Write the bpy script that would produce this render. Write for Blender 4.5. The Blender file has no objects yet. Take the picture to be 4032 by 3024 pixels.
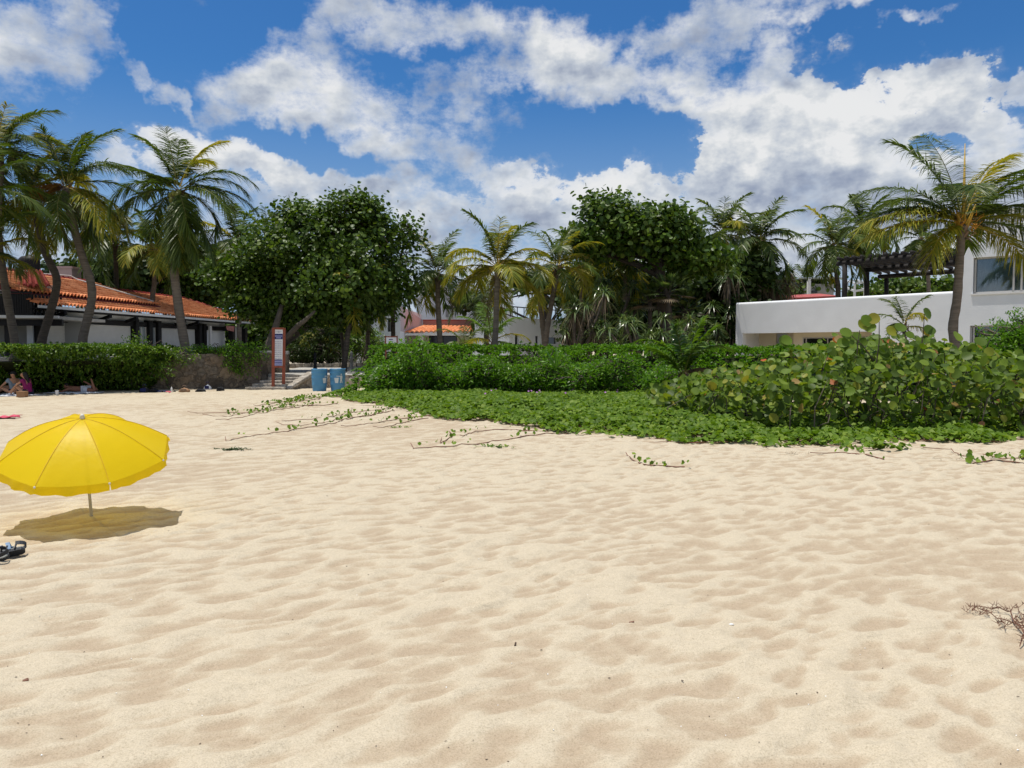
EXPOSURE = 0.02; SKYTINT = (.45,.78,1.03); CLOUD = 8.6
import bpy, bmesh, math, random
import numpy as np
from math import radians as R, sin, cos, pi
from mathutils import Vector, Matrix
rng = np.random.default_rng(7); random.seed(7)
scene = bpy.context.scene
COL = scene.collection
EYE = 1.6; FPX = 3029.0; TH = math.atan(132/FPX)
def ray(px, py):
    a = (px-2016)/FPX; b = -(py-1512)/FPX
    return np.array([a, cos(TH)+b*sin(TH), -sin(TH)+b*cos(TH)])
def W(px, py, d):                      # a point seen in direction (px,py) at distance d along +Y
    r = ray(px, py); r = r*(d/r[1]); return np.array([r[0], r[1], r[2]+EYE])
def G(px, py, z=0.0):
    r = ray(px, py); t = (z-EYE)/r[2]; return np.array([r[0]*t, r[1]*t, z])
def unit(v): v = np.asarray(v, float); return v/(np.linalg.norm(v, axis=-1, keepdims=True)+1e-12)
# ------------------------------------------------------------------ materials
def newmat(name):
    m = bpy.data.materials.new(name); m.use_nodes = True
    nt = m.node_tree; nt.nodes.clear()
    out = nt.nodes.new('ShaderNodeOutputMaterial')
    return m, nt, out
def N(nt, t, **kw):
    n = nt.nodes.new(t)
    for k, v in kw.items():
        if k.startswith('i_'):
            key = k[2:]; key = int(key) if key.isdigit() else key
            n.inputs[key].default_value = v
        else: setattr(n, k, v)
    return n
def ramp(nt, stops):
    n = nt.nodes.new('ShaderNodeValToRGB'); e = n.color_ramp.elements
    while len(e) < len(stops): e.new(0.5)
    for i, (p, c) in enumerate(stops):
        e[i].position = p; e[i].color = (*c, 1)
    return n
def simple(name, col, rough=0.7, var=0.15, scale=3.0, bump=0.0, bscale=30, metal=0.0, spec=0.3):
    m, nt, out = newmat(name); L = nt.links
    p = N(nt, 'ShaderNodeBsdfPrincipled'); p.inputs['Roughness'].default_value = rough
    p.inputs['Metallic'].default_value = metal; p.inputs['Specular IOR Level'].default_value = spec
    tc = N(nt, 'ShaderNodeTexCoord')
    nz = N(nt, 'ShaderNodeTexNoise'); nz.inputs['Scale'].default_value = scale; nz.inputs['Detail'].default_value = 6
    L.new(tc.outputs['Object'], nz.inputs['Vector'])
    c = np.array(col)
    rp = ramp(nt, [(0.3, tuple(c*(1-var))), (0.7, tuple(np.minimum(c*(1+var), 1)))])
    L.new(nz.outputs['Fac'], rp.inputs['Fac']); L.new(rp.outputs['Color'], p.inputs['Base Color'])
    if bump:
        n2 = N(nt, 'ShaderNodeTexNoise'); n2.inputs['Scale'].default_value = bscale; n2.inputs['Detail'].default_value = 4
        L.new(tc.outputs['Object'], n2.inputs['Vector'])
        b = N(nt, 'ShaderNodeBump'); b.inputs['Strength'].default_value = bump; b.inputs['Distance'].default_value = 0.02
        L.new(n2.outputs['Fac'], b.inputs['Height']); L.new(b.outputs['Normal'], p.inputs['Normal'])
    L.new(p.outputs[0], out.inputs[0]); return m
def leafmat(name, cols, trans=0.3, rough=0.35, spec=0.5, tint=(1.25, 1.3, 0.5)):
    m, nt, out = newmat(name); L = nt.links
    g = N(nt, 'ShaderNodeNewGeometry')
    k = len(cols); rp = ramp(nt, [(i/(k-1), c) if len(c) == 3 else (c[0], c[1:]) for i, c in enumerate(cols)])
    L.new(g.outputs['Random Per Island'], rp.inputs['Fac'])
    p = N(nt, 'ShaderNodeBsdfPrincipled'); p.inputs['Roughness'].default_value = rough
    p.inputs['Specular IOR Level'].default_value = spec
    L.new(rp.outputs['Color'], p.inputs['Base Color'])
    t = N(nt, 'ShaderNodeBsdfTranslucent')
    mx = N(nt, 'ShaderNodeMix', data_type='RGBA', blend_type='MULTIPLY'); mx.inputs[0].default_value = 1
    L.new(rp.outputs['Color'], mx.inputs[6]); mx.inputs[7].default_value = (*tint, 1)
    L.new(mx.outputs[2], t.inputs['Color'])
    ms = N(nt, 'ShaderNodeMixShader'); ms.inputs[0].default_value = trans
    L.new(p.outputs[0], ms.inputs[1]); L.new(t.outputs[0], ms.inputs[2]); L.new(ms.outputs[0], out.inputs[0])
    return m
M = {}
M['seagrape'] = leafmat('seagrape_leaf', [(0.0315,0.0638,0.0076),(0.0525,0.1009,0.0115),(0.084,0.1487,0.0173),(0.1365,0.2019,0.0287)], .3, .45, .3)
M['almond'] = leafmat('almond_leaf', [(0.0315,0.0691,0.0076),(0.0525,0.1062,0.0115),(0.0892,0.154,0.0173),(0.1312,0.1913,0.0287)], .3, .45, .3)
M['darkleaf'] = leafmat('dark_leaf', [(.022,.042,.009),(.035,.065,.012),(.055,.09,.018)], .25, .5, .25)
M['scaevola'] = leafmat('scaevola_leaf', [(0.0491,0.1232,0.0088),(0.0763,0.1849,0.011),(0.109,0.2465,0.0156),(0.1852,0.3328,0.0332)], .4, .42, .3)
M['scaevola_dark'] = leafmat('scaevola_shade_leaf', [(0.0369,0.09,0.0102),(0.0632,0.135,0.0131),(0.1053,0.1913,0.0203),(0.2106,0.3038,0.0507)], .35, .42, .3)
M['vine'] = leafmat('vine_leaf', [(0.0754,0.145,0.013),(0.1131,0.203,0.017),(0.1508,0.2537,0.0235),(0.2262,0.319,0.0391)], .35, .55, .2)
M['bushleaf'] = leafmat('seagrape_bush_leaf', [(0.0,0.0515,0.0935,0.0119),(0.2,0.0801,0.132,0.0158),(0.4,0.1087,0.176,0.0198),(0.6,0.1373,0.22,0.0218),(0.8,0.183,0.264,0.0297),(0.9,0.2288,0.286,0.0297),(0.975,0.2974,0.275,0.0396),(0.982,0.3432,0.22,0.0792),(0.992,0.4347,0.297,0.1485),(1.0,0.5148,0.099,0.0198)], .35, .5, .25)
M['palm'] = leafmat('palm_leaflet', [(0.0481,0.0825,0.0135),(0.0772,0.12,0.0189),(0.1287,0.1725,0.027)], .35, .42, .35)
M['palm_y'] = leafmat('palm_leaflet_yellow', [(0.1601,0.2106,0.0218),(0.2721,0.2916,0.0292),(0.4481,0.3888,0.0438)], .4, .5, .3, (1.2,1.05,.5))
M['palm_o'] = leafmat('palm_leaflet_orange', [(.30,.14,.03),(.38,.20,.04),(.25,.10,.03)], .3, .5, .3, (1.2,1,.5))
M['palm_d'] = leafmat('palm_leaflet_dry', [(.16,.12,.08),(.22,.17,.11),(.12,.09,.06)], .2, .7, .2, (1,1,.8))
M['palm_young'] = leafmat('young_palm_leaflet', [(.07,.13,.015),(.10,.19,.02),(.15,.24,.03)], .4, .4, .35)
M['rachis'] = simple('palm_rachis', (.18,.17,.04), .5)
M['rachis_y'] = simple('palm_rachis_yellow', (.50,.33,.05), .5)
M['pandan'] = leafmat('pandanus_leaf', [(0.0473,0.091,0.0293),(0.0811,0.143,0.041),(0.1352,0.195,0.0702),(0.2163,0.26,0.1053)], .25, .28, .6)
M['lily'] = leafmat('lily_leaf', [(0.0406,0.117,0.0234),(0.0676,0.169,0.0351),(0.0946,0.195,0.0351)], .3, .35, .5)
M['trunk'] = None
M['bark'] = simple('bark', (.11,.09,.07), .85, .35, 4, .6, 25)
M['log'] = simple('black_log', (.022,.019,.018), .8, .4, 4, .5, 25)
M['lavender'] = simple('lavender_grey_stucco', (.60,.53,.55), .85, .05, 2, .2, 20, spec=.15)
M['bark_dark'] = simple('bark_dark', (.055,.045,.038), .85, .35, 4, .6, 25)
M['core'] = simple('hedge_dark_core', (.02,.025,.012), 1.0, .4, 10, .5, 20, spec=.0)  # near-black fill, inner shade put into the colour
M['white'] = simple('white_stucco', (.80,.82,.84), .85, .035, 1.2, .25, 18, spec=.15)
M['white2'] = simple('white_paint', (.78,.77,.75), .6, .03)
M['cream'] = simple('cream_stucco', (.66,.60,.47), .85, .04, 1.2, .2, 20, spec=.15)
M['pink'] = simple('pink_stucco', (.50,.25,.21), .85, .06, 2, .2, 20, spec=.15)
M['mauve'] = simple('mauve_stucco', (.45,.33,.31), .85, .08, 2, .2, 20, spec=.15)
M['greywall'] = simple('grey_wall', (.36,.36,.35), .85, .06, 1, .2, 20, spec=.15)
M['black_wood'] = simple('black_wood', (.012,.011,.011), .6, .3, 8, .3, 30)
M['red_fascia'] = simple('red_fascia', (.16,.018,.016), .6, .25, 6)
M['shutter'] = simple('roller_shutter', (.70,.69,.66), .6, .04)
M['glass'] = simple('dark_glass', (.006,.007,.008), .08, .1, spec=.6)
M['curtain'] = simple('curtain', (.30,.34,.36), .9, .1, 3)
M['curtain_l'] = simple('curtain_light', (.50,.56,.60), .9, .08, 3)
M['alu'] = simple('window_frame_grey', (.45,.44,.42), .5, .05)
M['metal_white'] = simple('white_metal', (.7,.71,.72), .4, .05)
M['pole'] = simple('umbrella_pole_white', (.62,.60,.52), .4, .06, 10)
M['barrel'] = simple('blue_plastic', (.085,.27,.47), .45, .12, 2.5, .1, 12)
M['litter_white'] = simple('stencil_white', (.62,.68,.70), .7, .1, 20)
M['wood_red'] = simple('reddish_brown_wood', (.25,.065,.035), .55, .25, 6, .2, 30)
M['board'] = simple('sign_board_white', (.74,.75,.78), .5, .03)
M['board_blue'] = simple('sign_board_blue', (.02,.025,.13), .5, .1)
M['board_lblue'] = simple('sign_board_lavender', (.28,.30,.52), .5, .08)
M['ink'] = simple('sign_ink', (.38,.38,.43), .6, .1)
M['iron'] = simple('cast_iron', (.02,.022,.024), .5, .3, 8, .3, 30)
M['iron_grey'] = simple('weathered_grey_iron', (.075,.08,.082), .6, .35, 6, .4, 30)
M['concrete'] = simple('pale_concrete', (.42,.40,.36), .9, .12, 2, .4, 25)
M['black'] = simple('black_fabric', (.012,.012,.014), .8, .2)
M['navy'] = simple('navy_fabric', (.015,.02,.09), .8, .2)
M['magenta'] = simple('magenta_fabric', (.22,.01,.10), .8, .15)
M['grey_shirt'] = simple('grey_blue_fabric', (.20,.25,.30), .85, .1)
M['shorts'] = simple('pale_shorts', (.42,.45,.50), .85, .15, 14)
M['denim'] = simple('dark_shorts', (.03,.03,.05), .85, .1)
M['skin'] = simple('skin_tan', (.42,.22,.13), .55, .08)
M['skin_dark'] = simple('skin_brown', (.22,.10,.06), .55, .08)
M['hair'] = simple('hair_black', (.008,.007,.006), .5, .2)
M['brownbox'] = simple('brown_cardboard', (.30,.17,.09), .8, .1)
M['pinkfab'] = simple('pink_fabric', (.55,.08,.13), .8, .2, 12)
M['whitefab'] = simple('white_fabric', (.6,.62,.66), .85, .08, 6)
M['sandal_d'] = simple('sandal_dark_rubber', (.022,.026,.034), .6, .3, 12, .3, 60)
M['sandal_b'] = simple('sandal_grey_blue_strap', (.10,.14,.21), .6, .25, 20, .2, 80)
M['sandal_l'] = simple('sandal_light_blue_strap', (.19,.28,.40), .6, .2, 20, .2, 80)
M['sandal_g'] = simple('sandal_footbed_grey', (.22,.23,.22), .7, .15, 20)
M['coconut'] = simple('green_coconut', (.16,.17,.03), .5, .3)
M['spadix'] = simple('orange_flower_stalk', (.60,.27,.04), .5, .25, 8)
M['dead'] = simple('dead_sheath', (.22,.15,.10), .8, .3, 8)
M['flower'] = simple('white_flower', (.75,.76,.72), .6, .03)
M['violet'] = simple('violet_flower', (.42,.18,.45), .6, .1)
M['stem_red'] = simple('reddish_stem', (.20,.09,.06), .7, .3, 8)
M['driftwood'] = simple('dry_branch', (.17,.085,.055), .8, .4, 20)
M['debris'] = simple('dark_debris', (.07,.045,.03), .8, .4, 30)
M['shell'] = simple('white_shell', (.8,.8,.78), .5, .05)
M['redroof'] = simple('faded_red_sheet', (.42,.10,.09), .7, .15, 3)
M['tank'] = simple('black_water_tank', (.02,.017,.016), .6, .25, 3)
M['cable'] = simple('white_cable', (.62,.58,.55), .6, .1)
M['beige_box'] = simple('beige_cabinet', (.6,.58,.52), .6, .04)
M['flag'] = simple('faded_pink_cloth', (.50,.22,.20), .85, .3, 10)
def trunkmat(name, c1, c2):
    m, nt, out = newmat(name); L = nt.links
    tc = N(nt, 'ShaderNodeTexCoord'); mp = N(nt, 'ShaderNodeMapping'); mp.inputs['Scale'].default_value = (1.2, 1.2, 9)
    nz = N(nt, 'ShaderNodeTexNoise'); nz.inputs['Scale'].default_value = 1.6; nz.inputs['Detail'].default_value = 7; nz.inputs['Roughness'].default_value = .65
    L.new(tc.outputs['Object'], mp.inputs[0]); L.new(mp.outputs[0], nz.inputs['Vector'])
    rp = ramp(nt, [(.3, c1), (.7, c2)]); L.new(nz.outputs['Fac'], rp.inputs['Fac'])
    p = N(nt, 'ShaderNodeBsdfPrincipled'); p.inputs['Roughness'].default_value = .85; p.inputs['Specular IOR Level'].default_value = .15
    b = N(nt, 'ShaderNodeBump'); b.inputs['Strength'].default_value = .8; b.inputs['Distance'].default_value = .03
    L.new(nz.outputs['Fac'], b.inputs['Height']); L.new(b.outputs[0], p.inputs['Normal'])
    L.new(rp.outputs[0], p.inputs['Base Color']); L.new(p.outputs[0], out.inputs[0]); return m
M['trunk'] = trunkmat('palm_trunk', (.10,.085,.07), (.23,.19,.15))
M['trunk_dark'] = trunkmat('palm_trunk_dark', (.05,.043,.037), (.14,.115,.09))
def stonemat(name, scale, cols, mortar, disp=.6):
    m, nt, out = newmat(name); L = nt.links
    tc = N(nt, 'ShaderNodeTexCoord')
    wz = N(nt, 'ShaderNodeTexNoise'); wz.inputs['Scale'].default_value = 3
    L.new(tc.outputs['Object'], wz.inputs['Vector'])
    ad = N(nt, 'ShaderNodeVectorMath', operation='MULTIPLY_ADD'); ad.inputs[1].default_value = (.55,.55,.55)
    L.new(wz.outputs['Color'], ad.inputs[0]); L.new(tc.outputs['Object'], ad.inputs[2])
    v1 = N(nt, 'ShaderNodeTexVoronoi', feature='F1'); v1.inputs['Scale'].default_value = scale
    v2 = N(nt, 'ShaderNodeTexVoronoi', feature='DISTANCE_TO_EDGE'); v2.inputs['Scale'].default_value = scale
    L.new(ad.outputs[0], v1.inputs['Vector']); L.new(ad.outputs[0], v2.inputs['Vector'])
    sp = N(nt, 'ShaderNodeSeparateColor'); L.new(v1.outputs['Color'], sp.inputs[0])
    rp = ramp(nt, [(i/(len(cols)-1), c) for i, c in enumerate(cols)]); L.new(sp.outputs[0], rp.inputs[0])
    nz = N(nt, 'ShaderNodeTexNoise'); nz.inputs['Scale'].default_value = 7; nz.inputs['Detail'].default_value = 8; nz.inputs['Roughness'].default_value = .7
    L.new(tc.outputs['Object'], nz.inputs['Vector'])
    r2 = ramp(nt, [(.3, (.45,.45,.45)), (.7, (1.3,1.25,1.2))]); L.new(nz.outputs['Fac'], r2.inputs[0])
    mu = N(nt, 'ShaderNodeMix', data_type='RGBA', blend_type='MULTIPLY'); mu.inputs[0].default_value = 1
    L.new(rp.outputs[0], mu.inputs[6]); L.new(r2.outputs[0], mu.inputs[7])
    edge = N(nt, 'ShaderNodeMapRange'); edge.inputs[1].default_value = 0; edge.inputs[2].default_value = .06
    L.new(v2.outputs[0], edge.inputs[0])
    mx = N(nt, 'ShaderNodeMix', data_type='RGBA'); L.new(edge.outputs[0], mx.inputs[0])
    mx.inputs[6].default_value = (*mortar, 1); L.new(mu.outputs[2], mx.inputs[7])
    p = N(nt, 'ShaderNodeBsdfPrincipled'); p.inputs['Roughness'].default_value = .9; p.inputs['Specular IOR Level'].default_value = .15
    b = N(nt, 'ShaderNodeBump'); b.inputs['Strength'].default_value = disp; b.inputs['Distance'].default_value = .05
    ma = N(nt, 'ShaderNodeMath', operation='MULTIPLY_ADD'); ma.inputs[1].default_value = .5
    L.new(nz.outputs['Fac'], ma.inputs[0]); L.new(edge.outputs[0], ma.inputs[2])
    L.new(ma.outputs[0], b.inputs['Height']); L.new(b.outputs[0], p.inputs['Normal'])
    L.new(mx.outputs[2], p.inputs['Base Color']); L.new(p.outputs[0], out.inputs[0]); return m
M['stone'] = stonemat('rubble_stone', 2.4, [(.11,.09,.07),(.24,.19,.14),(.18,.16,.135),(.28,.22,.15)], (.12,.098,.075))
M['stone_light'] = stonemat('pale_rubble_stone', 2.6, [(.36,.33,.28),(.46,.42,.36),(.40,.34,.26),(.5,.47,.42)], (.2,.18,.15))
M['step'] = stonemat('step_stone', 4.0, [(.36,.33,.28),(.46,.42,.36),(.5,.47,.42)], (.26,.24,.2), .4)
def tilemat(name, c1, c2, c3):
    m, nt, out = newmat(name); L = nt.links
    tc = N(nt, 'ShaderNodeTexCoord')
    v = N(nt, 'ShaderNodeTexVoronoi', feature='F1'); v.inputs['Scale'].default_value = 3.2
    nz = N(nt, 'ShaderNodeTexNoise'); nz.inputs['Scale'].default_value = 2.0; nz.inputs['Detail'].default_value = 8
    L.new(tc.outputs['Object'], v.inputs[0]); L.new(tc.outputs['Object'], nz.inputs[0])
    sp = N(nt, 'ShaderNodeSeparateColor'); L.new(v.outputs['Color'], sp.inputs[0])
    mx = N(nt, 'ShaderNodeMath', operation='MULTIPLY_ADD'); mx.inputs[1].default_value = .45
    L.new(sp.outputs[0], mx.inputs[0])
    m2 = N(nt, 'ShaderNodeMath', operation='MULTIPLY'); m2.inputs[1].default_value = .6; L.new(nz.outputs['Fac'], m2.inputs[0]); L.new(m2.outputs[0], mx.inputs[2])
    rp = ramp(nt, [(.15, c1), (.45, c2), (.75, c3)]); L.new(mx.outputs[0], rp.inputs[0])
    p = N(nt, 'ShaderNodeBsdfPrincipled'); p.inputs['Roughness'].default_value = .8; p.inputs['Specular IOR Level'].default_value = .2
    L.new(rp.outputs[0], p.inputs['Base Color']); L.new(p.outputs[0], out.inputs[0]); return m
M['tile'] = tilemat('clay_tile', (.50,.14,.06), (.74,.25,.10), (.88,.38,.18))
M['tile_ridge'] = tilemat('ridge_tile', (.22,.035,.03), (.34,.06,.05), (.42,.10,.08))
# ------------------------------------------------------------------ mesh helpers
class MB:
    def __init__(s): s.v = []; s.f = []; s.m = []; s.n = 0
    def add(s, v, f, mi=0):
        b = s.n; v = [tuple(map(float, q)) for q in v]
        s.v += v; s.n += len(v)
        for q in f: s.f.append(tuple(i+b for i in q)); s.m.append(mi)
    def hexa(s, P, mi=0):      # 8 corners: bottom 4 ccw, top 4 ccw
        s.add(P, [(3,2,1,0),(4,5,6,7),(0,1,5,4),(1,2,6,5),(2,3,7,6),(3,0,4,7)], mi)
    def box(s, c, sz, rz=0, mi=0, rot=None):
        c = np.array(c, float); h = np.array(sz)/2
        P = np.array([[-1,-1,-1],[1,-1,-1],[1,1,-1],[-1,1,-1],[-1,-1,1],[1,-1,1],[1,1,1],[-1,1,1]])*h
        if rot is None:
            cz, sn = cos(rz), sin(rz); rot = np.array([[cz,-sn,0],[sn,cz,0],[0,0,1]])
        s.hexa(P@np.array(rot).T + c, mi)
    def wall(s, a, b, z0, z1, th, mi=0, z0b=None, z1b=None, side=1):
        # upright slab from a to b (x,y); thickness goes away from the camera side
        a = np.array(a[:2], float); b = np.array(b[:2], float); t = unit(b-a); n = np.array([-t[1], t[0]])*th*side
        z0b = z0 if z0b is None else z0b; z1b = z1 if z1b is None else z1b
        P = [(*a, z0), (*b, z0b), (*(b+n), z0b), (*(a+n), z0), (*a, z1), (*b, z1b), (*(b+n), z1b), (*(a+n), z1)]
        s.hexa(P, mi)
    def bar(s, a, b, w, h, mi=0):
        a = np.array(a, float); b = np.array(b, float); t = unit(b-a)
        u = np.array([0,0,1.]) if abs(t[2]) < .95 else np.array([1.,0,0])
        sd = unit(np.cross(t, u)); up = np.cross(sd, t)
        P = []
        for q in (-1, 1):
            for (p, k) in ((a,-1),(b,-1),(b,1),(a,1)):
                P.append(p + sd*k*w/2 + up*q*h/2)
        s.hexa(P, mi)
    def tube(s, pts, rad, n=8, mi=0, cap=True):
        pts = np.array(pts, float); k = len(pts)
        rad = np.full(k, rad) if np.isscalar(rad) else np.array(rad, float)
        T = unit(np.gradient(pts, axis=0)); V = []
        u = np.array([0,0,1.]) if abs(T[0][2]) < .9 else np.array([1.,0,0])
        sd = unit(np.cross(T[0], u))
        for i in range(k):
            sd = unit(sd - T[i]*np.dot(sd, T[i])); up = np.cross(T[i], sd)
            for j in range(n):
                a = 2*pi*j/n; V.append(pts[i] + rad[i]*(cos(a)*sd + sin(a)*up))
        F = [(i*n+j, i*n+(j+1)%n, (i+1)*n+(j+1)%n, (i+1)*n+j) for i in range(k-1) for j in range(n)]
        if cap: F += [tuple(range(n-1,-1,-1)), tuple(range((k-1)*n, k*n))]
        s.add(V, F, mi)
    def lathe(s, c, prof, n=20, mi=0, rot=None, cap=True):   # prof [(r,z)]
        V = []; c = np.array(c, float)
        for r, z in prof:
            for j in range(n):
                a = 2*pi*j/n; p = np.array([r*cos(a), r*sin(a), z])
                if rot is not None: p = np.array(rot)@p
                V.append(c+p)
        k = len(prof)
        F = [(i*n+j, i*n+(j+1)%n, (i+1)*n+(j+1)%n, (i+1)*n+j) for i in range(k-1) for j in range(n)]
        if cap: F += [tuple(range(n-1,-1,-1)), tuple(range((k-1)*n, k*n))]
        s.add(V, F, mi)
    def ball(s, c, r, n=8, mi=0, jit=0):
        r = np.array([r,r,r]) if np.isscalar(r) else np.array(r); c = np.array(c, float); m = max(4, n//2+1)
        V = [c+r*np.array([0,0,-1])]
        for i in range(1, m):
            t = -pi/2+pi*i/m
            for j in range(n):
                a = 2*pi*j/n; q = np.array([cos(t)*cos(a), cos(t)*sin(a), sin(t)])*(1+jit*random.uniform(-1,1)); V.append(c+r*q)
        V.append(c+r*np.array([0,0,1])); e = len(V)-1
        F = [(0, 1+(j+1)%n, 1+j) for j in range(n)]
        F += [(1+(i-1)*n+j, 1+(i-1)*n+(j+1)%n, 1+i*n+(j+1)%n, 1+i*n+j) for i in range(1, m-1) for j in range(n)]
        F += [(1+(m-2)*n+j, 1+(m-2)*n+(j+1)%n, e) for j in range(n)]
        s.add(V, F, mi)
    def build(s, name, mats, parent=None, smooth=False, bevel=0):
        me = bpy.data.meshes.new(name); me.from_pydata(s.v, [], s.f)
        if not isinstance(mats, (list, tuple)): mats = [mats]
        for m in mats: me.materials.append(m)
        if len(mats) > 1: me.polygons.foreach_set('material_index', s.m)
        if smooth: me.polygons.foreach_set('use_smooth', [True]*len(s.f))
        me.update(); return link(name, me, parent, bevel)
def link(name, me, parent=None, bevel=0):
    o = bpy.data.objects.new(name, me); COL.objects.link(o)
    if parent is not None:
        o.parent = parent
        o.matrix_parent_inverse = Matrix.Translation(-Vector(parent.location))   # parts are written in world metres
    if bevel:
        b = o.modifiers.new('bevel', 'BEVEL'); b.width = bevel; b.segments = 2; b.limit_method = 'ANGLE'
    return o
def tag(o, label=None, cat=None, group=None, kind=None):
    if label: o['label'] = label
    if cat: o['category'] = cat
    if group: o['group'] = group
    if kind: o['kind'] = kind
    return o
def thing(name, label, cat, loc=(0,0,0), group=None):
    o = bpy.data.objects.new(name, None); COL.objects.link(o); o.location = [float(q) for q in loc]
    o.empty_display_size = .2
    return tag(o, label, cat, group)
class AM:                                   # array mesh: many small equal pieces
    def __init__(s): s.V = []; s.F = []; s.Mi = []; s.n = 0
    def add(s, V, F, mi=0):
        s.V.append(V.reshape(-1, 3)); s.F.append(F + s.n); s.Mi.append(np.full(len(F), mi)); s.n += len(s.V[-1])
    def build(s, name, mats, parent=None, smooth=False):
        me = bpy.data.meshes.new(name)
        if s.n:
            V = np.concatenate(s.V); me.vertices.add(len(V)); me.vertices.foreach_set('co', V.astype(np.float32).ravel())
            li = np.concatenate([f.ravel() for f in s.F]); tot = np.concatenate([np.full(len(f), f.shape[1]) for f in s.F])
            me.loops.add(len(li)); me.loops.foreach_set('vertex_index', li.astype(np.int32))
            st = np.concatenate([[0], np.cumsum(tot)[:-1]])
            me.polygons.add(len(tot)); me.polygons.foreach_set('loop_start', st.astype(np.int32)); me.polygons.foreach_set('loop_total', tot.astype(np.int32))
            me.polygons.foreach_set('material_index', np.concatenate(s.Mi).astype(np.int32))
            if smooth: me.polygons.foreach_set('use_smooth', np.ones(len(tot), bool))
        if not isinstance(mats, (list, tuple)): mats = [mats]
        for m in mats: me.materials.append(m)
        me.update(calc_edges=True); me.validate()
        return link(name, me, parent)
def blades(am, base, d, L, Wd, droop=0.0, prof=(1,1,.75,0.05), roll=None, mi=0, gdir=(0,0,-1)):
    base = np.atleast_2d(base); n = len(base); d = unit(np.broadcast_to(d, (n,3)))
    L = np.broadcast_to(L, n).reshape(-1,1); Wd = np.broadcast_to(Wd, n).reshape(-1,1); droop = np.broadcast_to(droop, n).reshape(-1,1)
    up = np.where(np.abs(d[:,2:3]) > .97, np.array([[1.,0,0]]), np.array([[0,0,1.]]))
    sd = unit(np.cross(d, up)); nn = np.cross(sd, d)
    if roll is not None:
        roll = np.broadcast_to(roll, n).reshape(-1,1); sd = sd*np.cos(roll) + nn*np.sin(roll)
    k = len(prof); V = np.zeros((n, 2*k, 3)); g = np.array(gdir, float)
    for i, w in enumerate(prof):
        s_ = i/(k-1); c = base + d*L*s_ + g*droop*L*s_*s_
        V[:,2*i] = c - sd*Wd*w/2; V[:,2*i+1] = c + sd*Wd*w/2
    F = np.array([[2*i, 2*i+1, 2*i+3, 2*i+2] for i in range(k-1)])
    F = (F[None] + (np.arange(n)*2*k)[:,None,None]).reshape(-1, 4)
    am.add(V, F, mi)
def disks(am, pos, nrm, r, mi=0, cup=.18, heart=False, k=8, stretch=1.0):
    pos = np.atleast_2d(pos); n = len(pos); nrm = unit(nrm + 1e-6); r = np.broadcast_to(r, n).reshape(-1,1)
    t = unit(np.cross(nrm, unit(rng.normal(size=(n,3))))); b = np.cross(nrm, t)
    A = np.linspace(0, pi, k//2+1); halves = []
    for sgn in (1, -1):
        V = np.zeros((n, len(A), 3))
        for i, a in enumerate(A):
            u = cos(a)*stretch; w = sgn*sin(a)
            if heart and i == len(A)-1: u = -.62
            V[:,i] = pos + r*(u*t + w*b*cos(cup*1.3) + nrm*abs(w)*cup*1.2)
        halves.append(V)
    # share the fold line: one island of two polygons
    m = len(A); V = np.concatenate([halves[0], halves[1][:,1:-1]], axis=1); kk = V.shape[1]
    f1 = list(range(m)); f2 = [0] + list(range(m, kk)) + [m-1]; f2 = f2[::-1]
    F = np.array([f1, f2]); F = (F[None] + (np.arange(n)*kk)[:,None,None]).reshape(-1, m)
    am.add(V, F, mi)
# ------------------------------------------------------------------ numpy noise
def _h(ix, iy, s=0):
    x = (ix.astype(np.int64)*374761393 + iy.astype(np.int64)*668265263 + s*1274126177) & 0xffffffff
    x = ((x ^ (x >> 13))*1274126177) & 0xffffffff
    x = ((x ^ (x >> 16))*2246822519) & 0xffffffff
    return ((x ^ (x >> 15)) & 0xffffff)/float(0xffffff)
def vnoise(x, y, s=0):
    ix = np.floor(x); iy = np.floor(y); fx = x-ix; fy = y-iy
    fx = fx*fx*fx*(fx*(fx*6-15)+10); fy = fy*fy*fy*(fy*(fy*6-15)+10)
    a = _h(ix,iy,s); b = _h(ix+1,iy,s); c = _h(ix,iy+1,s); d = _h(ix+1,iy+1,s)
    return (a+(b-a)*fx)*(1-fy) + (c+(d-c)*fx)*fy
def fbm(x, y, o=4, s=0):
    r = 0; a = .5; t = 0
    for i in range(o):
        r = r + a*vnoise(x, y, s+i); t += a; x = x*2.03+11.3; y = y*2.03+5.7; a *= .5
    return r/t
def worley(x, y, s=0, jit=.95):
    ix = np.floor(x); iy = np.floor(y); best = np.full(x.shape, 9.0)
    for dx in (-1,0,1):
        for dy in (-1,0,1):
            cx = ix+dx; cy = iy+dy
            px = cx+.5+jit*(_h(cx,cy,s)-.5); py = cy+.5+jit*(_h(cx,cy,s+77)-.5)
            best = np.minimum(best, (px-x)**2+(py-y)**2)
    return best
def sand_h(x, y):
    wx = (fbm(x*1.7, y*1.7, 3, 3)-.5); wy = (fbm(x*1.7+40, y*1.7, 3, 9)-.5)
    ca, sa = cos(R(38)), sin(R(38))
    X = (x*ca+y*sa) + .26*wx; Y = (-x*sa+y*ca) + .26*wy
    amp = .45+1.1*fbm(x*.5+5, y*.5, 2, 55)
    big = np.minimum(worley(X/.44, Y/.21, 15), .6); a = np.minimum(worley(X/.24, Y/.115, 11), .55); b = np.minimum(worley(X/.12+7, Y/.065, 21), .5)
    h = .040*big*amp + .034*a*amp + .010*b
    h = h + .03*(fbm(x*.7, y*.9, 3, 31)-.5) + .12*(fbm(x*.16, y*.16, 2, 41)-.5)
    return h - .035
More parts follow.
